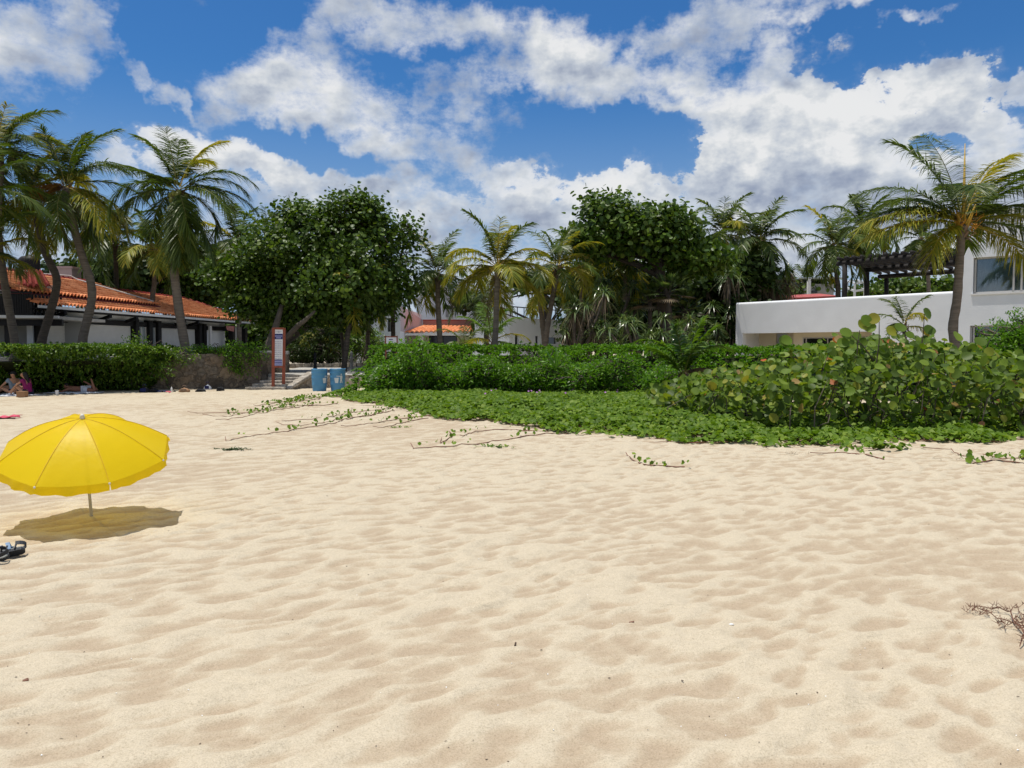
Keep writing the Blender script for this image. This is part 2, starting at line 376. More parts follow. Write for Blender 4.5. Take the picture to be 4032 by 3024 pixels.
def sand_hollow(x, y, z):
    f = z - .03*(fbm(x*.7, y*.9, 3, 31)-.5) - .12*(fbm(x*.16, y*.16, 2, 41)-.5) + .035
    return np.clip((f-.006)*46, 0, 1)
# ------------------------------------------------------------------ camera, sun, sky
cam = bpy.data.cameras.new('camera'); co = bpy.data.objects.new('camera', cam); COL.objects.link(co)
cam.sensor_width = 36; cam.lens = 36*FPX/4032; cam.clip_end = 5000; cam.clip_start = .05
co.location = (0,0,EYE); co.rotation_euler = (pi/2-TH, 0, 0); scene.camera = co
scene.render.resolution_x = 1024; scene.render.resolution_y = 768
scene.view_settings.view_transform = 'Standard'; scene.view_settings.look = 'None'; scene.view_settings.gamma = 1
scene.view_settings.exposure = EXPOSURE
cy = scene.cycles; cy.max_bounces = 7; cy.diffuse_bounces = 3; cy.glossy_bounces = 2; cy.transmission_bounces = 4
cy.transparent_max_bounces = 4; cy.caustics_reflective = False; cy.caustics_refractive = False; cy.sample_clamp_indirect = 6
SUN = unit(np.array([-.2, .035, 1.0]))
sun = bpy.data.lights.new('sun', 'SUN'); sun.energy = 4.3; sun.angle = R(.53); sun.color = (1.0, .945, .86)
so = bpy.data.objects.new('sun', sun); COL.objects.link(so); so.location = (0,0,30)
so.rotation_euler = Vector(SUN).to_track_quat('Z', 'Y').to_euler()
def make_world():
    w = bpy.data.worlds.new('World'); scene.world = w; w.use_nodes = True
    nt = w.node_tree; nt.nodes.clear(); L = nt.links
    out = N(nt, 'ShaderNodeOutputWorld'); bg = N(nt, 'ShaderNodeBackground'); bg.inputs['Strength'].default_value = .1
    sky = N(nt, 'ShaderNodeTexSky', sky_type='NISHITA'); sky.sun_disc = False
    sky.sun_elevation = math.asin(SUN[2]); sky.sun_rotation = math.atan2(SUN[0], SUN[1]); sky.air_density = 1.0; sky.dust_density = .6; sky.ozone_density = 2.0
    hs = N(nt, 'ShaderNodeHueSaturation'); hs.inputs['Saturation'].default_value = 1.22; hs.inputs['Value'].default_value = 1.0
    tint = N(nt, 'ShaderNodeMix', data_type='RGBA', blend_type='MULTIPLY'); tint.inputs[0].default_value = 1; tint.inputs[7].default_value = (*SKYTINT, 1)
    L.new(sky.outputs[0], hs.inputs['Color']); L.new(hs.outputs[0], tint.inputs[6])
    tc = N(nt, 'ShaderNodeTexCoord'); D = tc.outputs['Generated']
    sp = N(nt, 'ShaderNodeSeparateXYZ'); L.new(D, sp.inputs[0])
    az = N(nt, 'ShaderNodeMath', operation='ARCTAN2'); L.new(sp.outputs[0], az.inputs[0]); L.new(sp.outputs[1], az.inputs[1])
    el = N(nt, 'ShaderNodeMath', operation='ARCSINE'); L.new(sp.outputs[2], el.inputs[0])
    q = N(nt, 'ShaderNodeCombineXYZ'); L.new(az.outputs[0], q.inputs[0]); L.new(el.outputs[0], q.inputs[1])
    def noise(vec, scale, det, rough, lac=2.1, off=None, typ='FBM'):
        n = N(nt, 'ShaderNodeTexNoise'); n.noise_dimensions = '3D'
        n.inputs['Scale'].default_value = scale; n.inputs['Detail'].default_value = det; n.inputs['Roughness'].default_value = rough; n.inputs['Lacunarity'].default_value = lac
        if off is not None:
            a = N(nt, 'ShaderNodeVectorMath', operation='ADD'); a.inputs[1].default_value = off; L.new(vec, a.inputs[0]); vec = a.outputs[0]
        L.new(vec, n.inputs['Vector']); return n
    def math_(op, a, b=None, c=None, clamp=False):
        n = N(nt, 'ShaderNodeMath', operation=op); n.use_clamp = clamp
        for i, v in enumerate((a, b, c)):
            if v is None: continue
            if isinstance(v, (int, float)): n.inputs[i].default_value = v
            else: L.new(v, n.inputs[i])
        return n.outputs[0]
    wn = noise(q.outputs[0], 7, 5, .6)
    wv = N(nt, 'ShaderNodeVectorMath', operation='SUBTRACT'); wv.inputs[1].default_value = (.5,.5,.5); L.new(wn.outputs['Color'], wv.inputs[0])
    wq = N(nt, 'ShaderNodeVectorMath', operation='MULTIPLY_ADD'); wq.inputs[1].default_value = (.22,.15,0); L.new(wv.outputs[0], wq.inputs[0]); L.new(q.outputs[0], wq.inputs[2])
    Q = wq.outputs[0]
    def blobs(lst):
        acc = None
        for (px, py, rx, ry, rot, wt) in lst:
            r = ray(px, py); r = r/np.linalg.norm(r); a = math.atan2(r[0], r[1]); e = math.asin(r[2])
            fx = 1/(1+((px-2016)/FPX)**2)
            mp = N(nt, 'ShaderNodeMapping', vector_type='TEXTURE')
            mp.inputs['Location'].default_value = (a, e, 0); mp.inputs['Rotation'].default_value = (0,0,R(rot)); mp.inputs['Scale'].default_value = (rx/FPX*fx*1.25, ry/FPX*1.25, 1)
            L.new(Q, mp.inputs[0])
            ln = N(nt, 'ShaderNodeVectorMath', operation='LENGTH'); L.new(mp.outputs[0], ln.inputs[0])
            mr = N(nt, 'ShaderNodeMapRange', interpolation_type='SMOOTHSTEP'); mr.inputs[1].default_value = 1.25; mr.inputs[2].default_value = .25; mr.inputs[3].default_value = 0; mr.inputs[4].default_value = wt
            L.new(ln.outputs['Value'], mr.inputs[0])
            acc = mr.outputs[0] if acc is None else (math_('MAXIMUM', acc, mr.outputs[0]) if wt > 0 else math_('MINIMUM', acc, mr.outputs[0]))
        return acc
    pos = blobs([
        (60,110,330,150,-8,.85),(330,120,160,90,-30,.62),
        (560,250,130,40,-40,.75),(740,350,190,42,-35,.72),
        (1200,360,340,200,5,.92),(1500,460,500,210,-12,.92),(1150,150,260,90,10,.6),(960,430,120,110,-40,.62),
        (1650,70,430,110,-5,.85),(2150,230,350,140,25,.95),(2050,330,280,130,20,.88),
        (2480,270,440,130,20,.95),(2800,90,480,110,8,.86),(2750,330,350,130,-5,.88),(3250,60,280,45,8,.62),(2950,230,180,90,-20,.7),
        (2950,560,320,240,10,1.05),(3300,470,340,200,0,1.05),(3620,450,380,190,-8,1.05),(3950,520,300,170,0,1.0),(4080,310,90,110,0,.9),
        (2350,830,700,220,0,1.0),(3300,800,1100,260,0,1.1),(1900,640,230,240,-30,.85),(2100,720,420,130,0,.95),
        (880,620,380,100,-14,1.0),(1250,730,360,75,-12,.98),(1600,820,700,150,0,.82),(1350,980,1100,140,0,.8),(2400,1080,1500,160,0,.85),(700,900,600,120,0,.55),(620,600,260,90,-10,.8),
        (2330,620,90,70,50,.62),(2620,560,90,90,0,.55),(3260,238,110,22,6,.62),(3560,70,150,28,8,.55),(3900,960,500,170,0,1.0),(100,950,500,120,0,.62),
        (-900,500,600,300,0,.6),(5200,500,700,400,0,.8)])
    neg = blobs([(2420,470,360,75,-4,-.75),(2250,560,230,70,-10,-.6),(2650,600,150,70,10,-.45),(1990,560,130,110,-30,-.35),(1220,600,240,55,-22,-.6),(2640,190,90,45,20,-.35),(2700,340,90,35,0,-.3),(2010,230,60,60,0,-.3),(3600,200,500,90,0,-.7)])
    # scattered clouds over the rest of the dome, behind the viewer and overhead
    bn = noise(D, 2.2, 3, .5); aabs = math_('ABSOLUTE', az.outputs[0])
    back = math_('MULTIPLY', math_('MULTIPLY_ADD', bn.outputs['Fac'], 2.2, -.45), math_('MAXIMUM', math_('SMOOTH_MIN', math_('MULTIPLY_ADD', aabs, 3, -2.7, True), 1, .01), math_('MULTIPLY_ADD', el.outputs[0], 4, -2.4, True)))
    cov = math_('MAXIMUM', pos, back)
    # q stretched: elevation counts more, so clouds look flat
    st = N(nt, 'ShaderNodeVectorMath', operation='MULTIPLY'); st.inputs[1].default_value = (1, 1.45, 1); L.new(q.outputs[0], st.inputs[0]); S = st.outputs[0]
    n1 = noise(S, 11, 9, .62); n2 = noise(S, 11, 5, .55, off=(.010, -.026, 0)); n1b = noise(S, 11, 5, .55)
    n3 = noise(S, 4.2, 5, .55, off=(3.1,1.7,0)); n4 = noise(S, 4.2, 5, .55, off=(3.1,1.67,0))
    dn = math_('MULTIPLY_ADD', n1.outputs['Fac'], 2.6, -1.3)
    dn2 = math_('MULTIPLY_ADD', n3.outputs['Fac'], 1.3, -.65)
    dens = math_('ADD', math_('ADD', math_('ADD', cov, neg), dn), dn2)
    al = N(nt, 'ShaderNodeMapRange', interpolation_type='SMOOTHSTEP'); al.inputs[1].default_value = .24; al.inputs[2].default_value = 1.12
    L.new(dens, al.inputs[0])
    cum = blobs([(3300,520,520,220,0,1),(3650,480,420,200,0,1),(2950,620,330,220,0,1),(900,640,380,90,-14,.8),(2350,750,500,130,0,.8)])
    # crisper edge where the cumulus stands
    al2 = N(nt, 'ShaderNodeMapRange', interpolation_type='SMOOTHSTEP'); al2.inputs[1].default_value = .50; al2.inputs[2].default_value = .66; L.new(dens, al2.inputs[0])
    am = N(nt, 'ShaderNodeMix', data_type='FLOAT'); L.new(cum, am.inputs[0]); L.new(al.outputs[0], am.inputs[2]); L.new(al2.outputs[0], am.inputs[3])
    # light and dark inside the cloud: density difference towards the sun
    df = math_('SUBTRACT', n1b.outputs['Fac'], n2.outputs['Fac']); df2 = math_('SUBTRACT', n3.outputs['Fac'], n4.outputs['Fac'])
    lit = math_('MULTIPLY_ADD', df, -2.1, .76); lit = math_('MULTIPLY_ADD', df2, -3.0, lit)
    under = blobs([(2500,900,900,110,0,.26),(3300,850,600,150,0,.33),(3750,800,400,130,0,.3),(3000,690,350,50,0,.25),(3780,600,250,110,0,.22),(1500,800,500,50,-6,.3),(1700,950,700,100,0,.2),(2100,800,200,60,0,.25),(2700,90,500,60,8,.18),(1500,560,400,50,0,.18),(60,60,300,80,0,.2)])
    hot = blobs([(3150,520,330,130,0,.32),(3500,400,250,120,0,.3),(900,620,380,80,-14,.25),(2150,260,350,110,20,.12),(1350,420,380,120,0,.08),(2300,690,300,60,0,.18)])
    lit = math_('ADD', math_('SUBTRACT', lit, under), hot)
    thick = N(nt, 'ShaderNodeMapRange'); thick.inputs[1].default_value = .6; thick.inputs[2].default_value = 1.6; thick.inputs[3].default_value = .06; thick.inputs[4].default_value = -.10; L.new(dens, thick.inputs[0])
    lit = math_('ADD', lit, thick.outputs[0])
    rp = ramp(nt, [(0, (.30,.36,.50)), (.3, (.42,.48,.60)), (.6, (.60,.655,.74)), (.85, (.80,.83,.86)), (1, (.93,.94,.95))])
    L.new(lit, rp.inputs[0])
    cs = N(nt, 'ShaderNodeMix', data_type='RGBA', blend_type='MULTIPLY'); cs.inputs[0].default_value = 1; cs.inputs[7].default_value = (CLOUD, CLOUD, CLOUD, 1)
    L.new(rp.outputs[0], cs.inputs[6])
    fin = N(nt, 'ShaderNodeMix', data_type='RGBA'); hz = N(nt, 'ShaderNodeMapRange', interpolation_type='SMOOTHSTEP'); hz.inputs[1].default_value = .34; hz.inputs[2].default_value = -.02; hz.inputs[4].default_value = .92; L.new(el.outputs[0], hz.inputs[0])
    hm = N(nt, 'ShaderNodeMix', data_type='RGBA'); L.new(hz.outputs[0], hm.inputs[0]); L.new(tint.outputs[2], hm.inputs[6]); hm.inputs[7].default_value = (3.6,4.7,6.4,1)
    L.new(am.outputs[0], fin.inputs[0]); L.new(hm.outputs[2], fin.inputs[6]); L.new(cs.outputs[2], fin.inputs[7])
    L.new(fin.outputs[2], bg.inputs['Color']); L.new(bg.outputs[0], out.inputs[0])
    w.cycles.sampling_method = 'MANUAL'; w.cycles.sample_map_resolution = 512
make_world()
# ------------------------------------------------------------------ sand
def sandmat():
    m, nt, out = newmat('sand'); L = nt.links
    tc = N(nt, 'ShaderNodeTexCoord'); P = tc.outputs['Object']
    def nz(scale, det, rough=.6, stretch=None):
        v = P
        if stretch:
            mp = N(nt, 'ShaderNodeMapping'); mp.inputs['Scale'].default_value = stretch; mp.inputs['Rotation'].default_value = (0,0,R(-12)); L.new(P, mp.inputs[0]); v = mp.outputs[0]
        n = N(nt, 'ShaderNodeTexNoise'); n.inputs['Scale'].default_value = scale; n.inputs['Detail'].default_value = det; n.inputs['Roughness'].default_value = rough; L.new(v, n.inputs[0]); return n
    a = nz(2.2, 5, .6, (1, 1.7, 1)); fine = nz(130, 3, .75); mid = nz(34, 4, .7)
    # coarse pinkish shell sand in hollows, fine pale crests; contrast also paints ripple shade
    sz = N(nt, 'ShaderNodeSeparateXYZ'); L.new(P, sz.inputs[0])
    att = N(nt, 'ShaderNodeAttribute', attribute_name='hollow')
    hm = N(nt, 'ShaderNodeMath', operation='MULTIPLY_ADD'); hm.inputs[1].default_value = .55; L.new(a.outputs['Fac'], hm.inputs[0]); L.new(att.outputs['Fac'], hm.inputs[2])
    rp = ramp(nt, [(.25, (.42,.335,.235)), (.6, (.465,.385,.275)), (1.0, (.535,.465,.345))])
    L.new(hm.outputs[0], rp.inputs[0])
    r2 = ramp(nt, [(.28, (.60,.57,.53)), (.5, (1,1,1)), (.72, (1.16,1.16,1.16))]); L.new(fine.outputs['Fac'], r2.inputs[0])
    mu = N(nt, 'ShaderNodeMix', data_type='RGBA', blend_type='MULTIPLY'); mu.inputs[0].default_value = .8; L.new(rp.outputs[0], mu.inputs[6]); L.new(r2.outputs[0], mu.inputs[7])
    r3 = ramp(nt, [(.3, (.93,.92,.9)), (.7, (1.05,1.05,1.06))]); L.new(mid.outputs['Fac'], r3.inputs[0])
    mu2 = N(nt, 'ShaderNodeMix', data_type='RGBA', blend_type='MULTIPLY'); mu2.inputs[0].default_value = 1; L.new(mu.outputs[2], mu2.inputs[6]); L.new(r3.outputs[0], mu2.inputs[7])
    p = N(nt, 'ShaderNodeBsdfPrincipled'); p.inputs['Roughness'].default_value = .95; p.inputs['Specular IOR Level'].default_value = .12
    L.new(mu2.outputs[2], p.inputs['Base Color'])
    b1 = N(nt, 'ShaderNodeBump'); b1.inputs['Strength'].default_value = .35; b1.inputs['Distance'].default_value = .004; L.new(fine.outputs['Fac'], b1.inputs['Height'])
    b2 = N(nt, 'ShaderNodeBump'); b2.inputs['Strength'].default_value = .5; b2.inputs['Distance'].default_value = .012; L.new(mid.outputs['Fac'], b2.inputs['Height']); L.new(b1.outputs[0], b2.inputs['Normal'])
    b3 = N(nt, 'ShaderNodeBump'); b3.inputs['Strength'].default_value = .7; b3.inputs['Distance'].default_value = .03
    n3 = nz(6, 4, .55, (1, 2.1, 1)); L.new(n3.outputs['Fac'], b3.inputs['Height']); L.new(b2.outputs[0], b3.inputs['Normal'])
    L.new(b3.outputs[0], p.inputs['Normal']); L.new(p.outputs[0], out.inputs[0]); return m
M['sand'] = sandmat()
def lin(a, b, s): return np.arange(a, b, s)
def spread(x0, x1, s0, g, mx):
    r = [x0]; s = s0
    while r[-1] < x1: s = min(s*g, mx); r.append(r[-1]+s)
    return np.array(r)
def make_sand():
    xs = np.concatenate([-spread(9, 1500, .05, 1.02, 300)[::-1], lin(-8.97, 8.98, .029), spread(9, 1500, .05, 1.02, 300)])
    ys = np.concatenate([-spread(0, 1500, .15, 1.15, 400)[::-1][:-1], lin(0, 2.2, .1), lin(2.2, 8, .019), lin(8, 16, .032), lin(16, 34, .07), spread(34, 2500, .1, 1.12, 400)])
    X, Y = np.meshgrid(xs, ys); fade = 1/(1+np.exp((np.hypot(X, Y)-60)/5)); Z = sand_h(X, Y)*fade
    hol = sand_hollow(X, Y, Z)
    h, w = X.shape; me = bpy.data.meshes.new('sand'); me.vertices.add(h*w)
    me.vertices.foreach_set('co', np.stack([X, Y, Z], -1).astype(np.float32).ravel())
    i = (np.arange(h-1)[:,None]*w + np.arange(w-1)[None]).ravel(); F = np.stack([i, i+1, i+w+1, i+w], 1)
    me.loops.add(F.size); me.loops.foreach_set('vertex_index', F.astype(np.int32).ravel())
    me.polygons.add(len(F)); me.polygons.foreach_set('loop_start', np.arange(0, F.size, 4, dtype=np.int32)); me.polygons.foreach_set('loop_total', np.full(len(F), 4, np.int32))
    me.polygons.foreach_set('use_smooth', np.ones(len(F), bool))
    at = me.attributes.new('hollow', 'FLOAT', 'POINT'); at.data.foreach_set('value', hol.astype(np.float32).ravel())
    me.materials.append(M['sand']); me.update(calc_edges=True)
    tag(link('sand', me), 'pale rippled beach sand', kind='structure')
make_sand()
def gz(x, y): return float(sand_h(np.array([float(x)]), np.array([float(y)]))[0])
def GS(px, py):
    p = G(px, py); p[2] = gz(p[0], p[1]); return p
M['seam'] = simple('yellow_seam', (.62,.40,.01), .6)
# ------------------------------------------------------------------ beach umbrella
def umbrella():
    m, nt, out = newmat('yellow_canopy'); L = nt.links
    tc = N(nt, 'ShaderNodeTexCoord'); nz = N(nt, 'ShaderNodeTexNoise'); nz.inputs['Scale'].default_value = 9; nz.inputs['Detail'].default_value = 3; nz.inputs['Distortion'].default_value = .6
    L.new(tc.outputs['Object'], nz.inputs[0])
    b = N(nt, 'ShaderNodeBump'); b.inputs['Strength'].default_value = .30; b.inputs['Distance'].default_value = .012; L.new(nz.outputs[0], b.inputs['Height'])
    p = N(nt, 'ShaderNodeBsdfPrincipled'); p.inputs['Base Color'].default_value = (.92,.74,.008,1); p.inputs['Roughness'].default_value = .42; p.inputs['Specular IOR Level'].default_value = .28
    L.new(b.outputs[0], p.inputs['Normal'])
    t = N(nt, 'ShaderNodeBsdfTranslucent'); t.inputs['Color'].default_value = (.92,.68,.01,1)
    ms = N(nt, 'ShaderNodeMixShader'); ms.inputs[0].default_value = .52; L.new(p.outputs[0], ms.inputs[1]); L.new(t.outputs[0], ms.inputs[2]); tp = N(nt, 'ShaderNodeBsdfTransparent'); tp.inputs[0].default_value = (.95,.68,.03,1); m3 = N(nt, 'ShaderNodeMixShader'); m3.inputs[0].default_value = .13; L.new(ms.outputs[0], m3.inputs[1]); L.new(tp.outputs[0], m3.inputs[2]); L.new(m3.outputs[0], out.inputs[0])
    base = GS(360, 2034); root = thing('beach_umbrella', 'open yellow beach umbrella on a white pole planted low in the sand', 'umbrella', base)
    ax = unit(np.array([.105, -.3055, 1.0])); 
    top = base + ax*1.026
    e1 = unit(np.cross(np.array([0,1.,0]), ax)); e2 = np.cross(ax, e1)
    pl = MB(); pl.tube([base-ax*.25, base+ax*.5, top], .014, 10); pl.build('pole', M['pole'], root, smooth=True)
    fi = MB(); fi.lathe(top-ax*.02, [(.019,0),(.021,.02),(.019,.045),(.012,.055),(.001,.058)], 12, rot=np.stack([e1,e2,ax],1)); fi.build('finial', M['pole'], root, smooth=True)
    Rr, drop, nr, nu = .74, .33, 14, 12; off = -.028
    def surf(r, a):                        # r 0..1, a angle
        k = (a-off)/(pi/4); f = k-math.floor(k); chord = cos(pi/8)/cos((f-.5)*pi/4)
        sag = 1-(1-chord)*(.35+.65*r)
        rad = Rr*r*sag; z = -drop*(r**1.75) - .018*sin(pi*f)*(r**1.2)*(1-r*.3)*1.3
        wr = .004*sin(a*37+r*9)*r*abs(2*f-1)**3
        return top + e1*rad*cos(a) + e2*rad*sin(a) + ax*(z+wr-.005)
    cb = MB(); V = []; na = 8*nu
    for i in range(nr+1):
        for j in range(na): V.append(surf(.02+.98*i/nr, off+2*pi*j/na))
    F = [(i*na+j, (i+1)*na+j, (i+1)*na+(j+1)%na, i*na+(j+1)%na) for i in range(nr) for j in range(na)]
    F = [q[::-1] for q in F]
    cb.add(V, F); cb.add(V[:na], [tuple(range(na))])
    cb.build('canopy', m, root, smooth=True)
    vb = MB()
    for k in range(8):                     # valance: one flap per panel, open at the ribs
        V = []
        for j in range(nu+1):
            a = off + (k+j/nu)*pi/4; f = j/nu; p0 = surf(1, a); n_ = unit((p0-top)-ax*np.dot(p0-top, ax))
            hgt = .08*(min(1, 30*f*(1-f)+.8))
            for s_ in (0,.5,1): V.append(p0 - ax*hgt*s_ + n_*(.010*sin(f*19+k*2)*s_ + (.012 if s_ else 0)) + e2*.012*s_*sin(f*11+k))
        vb.add(V, [(3*j,3*j+1,3*j+4,3*j+3) for j in range(nu)] + [(3*j+1,3*j+2,3*j+5,3*j+4) for j in range(nu)])
    vb.build('valance', m, root, smooth=True)
    sm_ = MB()
    for k in range(8): sm_.tube([surf(t, off+k*pi/4)+ax*.001 for t in np.linspace(.03, 1, 10)], .0035, 5)
    sm_.build('seams', M['seam'], root)
    for k in range(8):
        r_ = MB(); a = off+k*pi/4; r_.tube([surf(t, a)-ax*.012 for t in (.03,.3,.6,.85,1.0)], .004, 5); r_.tube([base+ax*.62, surf(.5, a)-ax*.014], .004, 5)
        e = surf(1.0, a); r_.ball(e-ax*.005, .011, 6); r_.build('rib', M['pole'], root)
umbrella()
# ------------------------------------------------------------------ clay tile roofs
def tile_roof(p00, p10, p01, p11, tw=.25, tl=.42, amp=.085, step=.055):
    """p00-p10 the eave, p01-p11 the ridge; returns an array mesh of barrel tiles."""
    p00, p10, p01, p11 = [np.array(p, float) for p in (p00, p10, p01, p11)]
    w = max(np.linalg.norm(p10-p00), np.linalg.norm(p11-p01)); h = np.linalg.norm(p01-p00)
    nx = int(w/tw)*6; nc = max(2, int(h/tl)); rows = []
    nrm = unit(np.cross(p10-p00, p01-p00)); nrm = nrm*(1 if nrm[2] > 0 else -1)
    u = np.arange(nx+1)/nx; ph = u*nx/6*2*pi
    prof = amp*np.abs(np.sin(ph/2))**.8*1.6 - amp*.6
    for c in range(nc):
        for (vv, zz) in ((c/nc, step), ((c+1)/nc, -.004)):
            P = (p00[None]*(1-u[:,None])+p10[None]*u[:,None])*(1-vv) + (p01[None]*(1-u[:,None])+p11[None]*u[:,None])*vv
            jit = .006*(_h((u*nx/6).astype(int), np.full(nx+1, c))-.5)
            rows.append(P + nrm[None]*(prof+zz+jit)[:,None])
    V = np.array(rows); k = V.shape[1]; r = V.shape[0]
    i = (np.arange(r-1)[:,None]*k + np.arange(k-1)[None]).ravel()
    am = AM(); am.add(V.reshape(-1,3), np.stack([i, i+1, i+k+1, i+k], 1))
    b = V[0] - nrm[None]*.08; V2 = np.concatenate([V[0], b]); j = np.arange(k-1)      # butt ends along the eave
    am.add(V2, np.stack([j, j+1, j+1+k, j+k], 1)); return am
def lerp(a, b, t): return np.array(a)*(1-t)+np.array(b)*t
# ------------------------------------------------------------------ left house
def left_house():
    root = thing('beach_house', 'long white beach house with orange clay tile roof and dark slatted balcony', 'house', (-22, 40, 0))
    E0 = np.array([-21.25, 35.8, 3.72]); E1 = np.array([-18.85, 56.4, 3.72])   # eave line, running away from the beach
    u = unit(np.array([.115, 1., 0])); n = np.array([-u[1], u[0], 0])          # n points up-slope, away to the left
    run, rise = 4.0, 1.48
    A0 = E0 - u*1.0; A1 = E1
    R0 = A0 + n*run + [0,0,rise]; R1 = A1 + n*run - u*2.6 + [0,0,rise]
    # two tiers: the upper one stands proud of the lower strip
    tile_roof(A0, A1, lerp(A0, R0, 1), R1).build('roof', M['tile'], root, smooth=False)
    k0, k1 = .22, 1.03; up = np.array([0,0,.26]); U1 = E0 + u*10.2
    t0 = lerp(A0, R0, k0)+up; t1 = lerp(U1, U1+n*run+[0,0,rise], k0)+up; t2 = lerp(A0, R0, k1)+up; t3 = lerp(U1, U1+n*run+[0,0,rise], k1)+up - u*1.5
    tile_roof(t0, t1, t2, t3).build('upper_roof', M['tile'], root)
    fb = MB(); fb.hexa([t0-[0,0,.30], t1-[0,0,.30], t3-[0,0,.30], t2-[0,0,.30], t0-[0,0,.075], t1-[0,0,.075], t3-[0,0,.075], t2-[0,0,.075]])
    fb.build('fascia', M['red_fascia'], root)
    rb = MB()
    for (a, b, off_) in ((t2, t3, .05), (R0, R1, .06)):
        m_ = int(np.linalg.norm(b-a)/.42)
        for i in range(m_):
            p, q = lerp(a, b, i/m_), lerp(a, b, (i+1.15)/m_)
            rb.tube([p+[0,0,off_+.02], q+[0,0,off_-.02]], [.12, .095], 8)
    m_ = 12
    for i in range(m_):                     # hip at the far end
        p, q = lerp(R1, A1, i/m_), lerp(R1, A1, (i+1.1)/m_); rb.tube([p+[0,0,.08], q+[0,0,.04]], [.11, .09], 8)
    rb.build('ridge_tiles', M['tile_ridge'], root)
    hp = A1 + n*run*1.6; tile_roof(A1, hp, R1, R1+n*.6).build('hip_roof', M['tile'], root)
    gt = MB(); gt.bar(A0-[0,0,.13], A1-[0,0,.13], .05, .12); gt.build('gutter', M['white2'], root)
    # wall set back under the eave
    wi = n*1.1; fl = 1.35; b = MB()
    a = E0 + wi; c = E0 + u*18.2 + wi; b.wall(a, c, 0.0, 3.75, .3); b.wall(c+u*.01, c+n*7, 0, 3.75, .3, side=-1)
    # gable wall under the roof
    b.build('wall', M['white'], root)
    sof = MB(); sof.hexa([A0-[0,0,.22], A1-[0,0,.22], A1+n*1.2-[0,0,.22], A0+n*1.2-[0,0,.22], A0-[0,0,.19], A1-[0,0,.19], A1+n*1.2-[0,0,.19], A0+n*1.2-[0,0,.19]])
    sof.build('soffit', M['black_wood'], root)
    def along(s, off_=0): return E0 + u*s + n*off_
    bm = MB(); p = along(.0, .98); q = along(20.0, .98); bm.bar((p[0],p[1],3.10), (q[0],q[1],3.10), .18, .26); bm.build('beam', M['black_wood'], root)
    for s in (.25, 7.7, 9.0, 9.9, 14.6, 15.2, 17.9, 19.8):
        pb = MB(); p = along(s, .93 if s < 17 else .3); pb.box((p[0], p[1], fl+.9), (.34, .34, 2.2), rz=-math.atan(.115)); pb.build('post', M['black_wood'], root)
    for s in (1.2, 4.6, 6.9, 11.8, 13.4): 
        cb = MB(); p = along(s, .9); q = along(s-.35, .05); cb.bar((p[0],p[1],3.2), (q[0],q[1],3.38), .14, .16); cb.build('bracket', M['black_wood'], root)
    for (s0, s1) in ((.65, 7.3), (10.3, 14.3)):
        sh = MB(); p, q = along(s0, 1.02), along(s1, 1.02); zz = 2.95; 
        for i in range(22): 
            z = fl + i*(zz-fl)/22; sh.wall(p, q, z+.004, z+(zz-fl)/22-.004, .03)
        sh.build('roller_shutter', M['shutter'], root)
    for (s0, s1) in ((8.0, 8.8), (9.15, 9.75)):
        w_ = MB(); p, q = along(s0, 1.0), along(s1, 1.0); w_.wall(p, q, fl, 2.95, .02); w = w_.build('window', M['curtain'], root)
        f_ = MB(); 
        for s in (s0, (s0+s1)/2, s1): p = along(s, .985); f_.box((p[0], p[1], (fl+2.95)/2), (.05,.05,2.95-fl))
        f_.build('frame', M['white2'], w)
    for s in (15.5, 18.9): pt = MB(); p = along(s, .6); pt.box((p[0], p[1], fl+.9), (.12 if s < 17 else .7, .3, 2.0)); pt.build('pillar', M['white2'], root)
    # balcony wing, nearer and to the left
    bw = MB(); P0 = W(-420, 1245, 33.5); P1 = W(232, 1252, 35.2)
    P0[2] = P1[2] = 3.12; bw.bar(P0-[0,0,.0], P1-[0,0,.0], .28, .12); bw.build('balcony_edge', M['white2'], root)
    db = MB(); db.bar(P0+[0,.3,-.24], P1+[0,.3,-.24], .3, .3); db.build('balcony_beam', M['black_wood'], root)
    rl = MB(); P2 = lerp(P0, P1, .83); nb = 56
    for i in range(nb+1):
        p = lerp(P0, P2, i/nb); rl.box((p[0], p[1]+.05, 3.66), (.10, .05, .98), rz=.05)
    for i in range(9):
        p = P2 + np.array([.0, .28*i, 0]); rl.box((p[0], p[1]+.05, 3.66), (.05, .12, .98))
    rl.bar(P0+[0,.05,1.1], P2+[0,.05,1.1], .12, .07); rl.bar(P0+[0,.05,.12], P2+[0,.05,.12], .1, .07)
    rl.build('railing', M['black_wood'], root)
    dk = MB(); dk.hexa([P0+[0,.1,-.1], P1+[0,.1,-.1], P1+[0,4,-.1], P0+[0,4,-.1], P0+[0,.1,.04], P1+[0,.1,.04], P1+[0,4,.04], P0+[0,4,.04]]); dk.build('balcony_floor', M['concrete'], root)
    lw = MB(); q0 = P0+[0,3.0,0]; q1 = P1+[-.55,3.0,0]; lw.wall(q0, q1, 0, 3.0, .2); lw.build('lower_wall', M['greywall'], root)
    ww = MB(); q0 = W(95,1300,38.8); q1 = W(160,1300,38.2); ww.wall(W(148,1300,37.2), W(196,1300,37.0), 0, 2.9, .1); ww.build('white_pier', M['white2'], root)
    uw = MB(); uw.wall(P0+[0,2.6,0], P2+[-.3,2.6,0], 3.05, 4.75, .2); uw.build('upper_wall', M['white'], root)
    pp = MB()
    for px in (38, ): p = W(px, 1300, 35.2); pp.box((p[0], p[1], 2.1), (.3, .3, 1.9))
    pp.build('post', M['black_wood'], root)
    a0 = W(-500, 1180, 34.8); a0[2] = 4.55; a1 = W(205, 1180, 36); a1[2] = 4.55; b0 = a0 + [-.5,4.2,1.2]; b1 = a1+[-3.1,4.4,1.2]
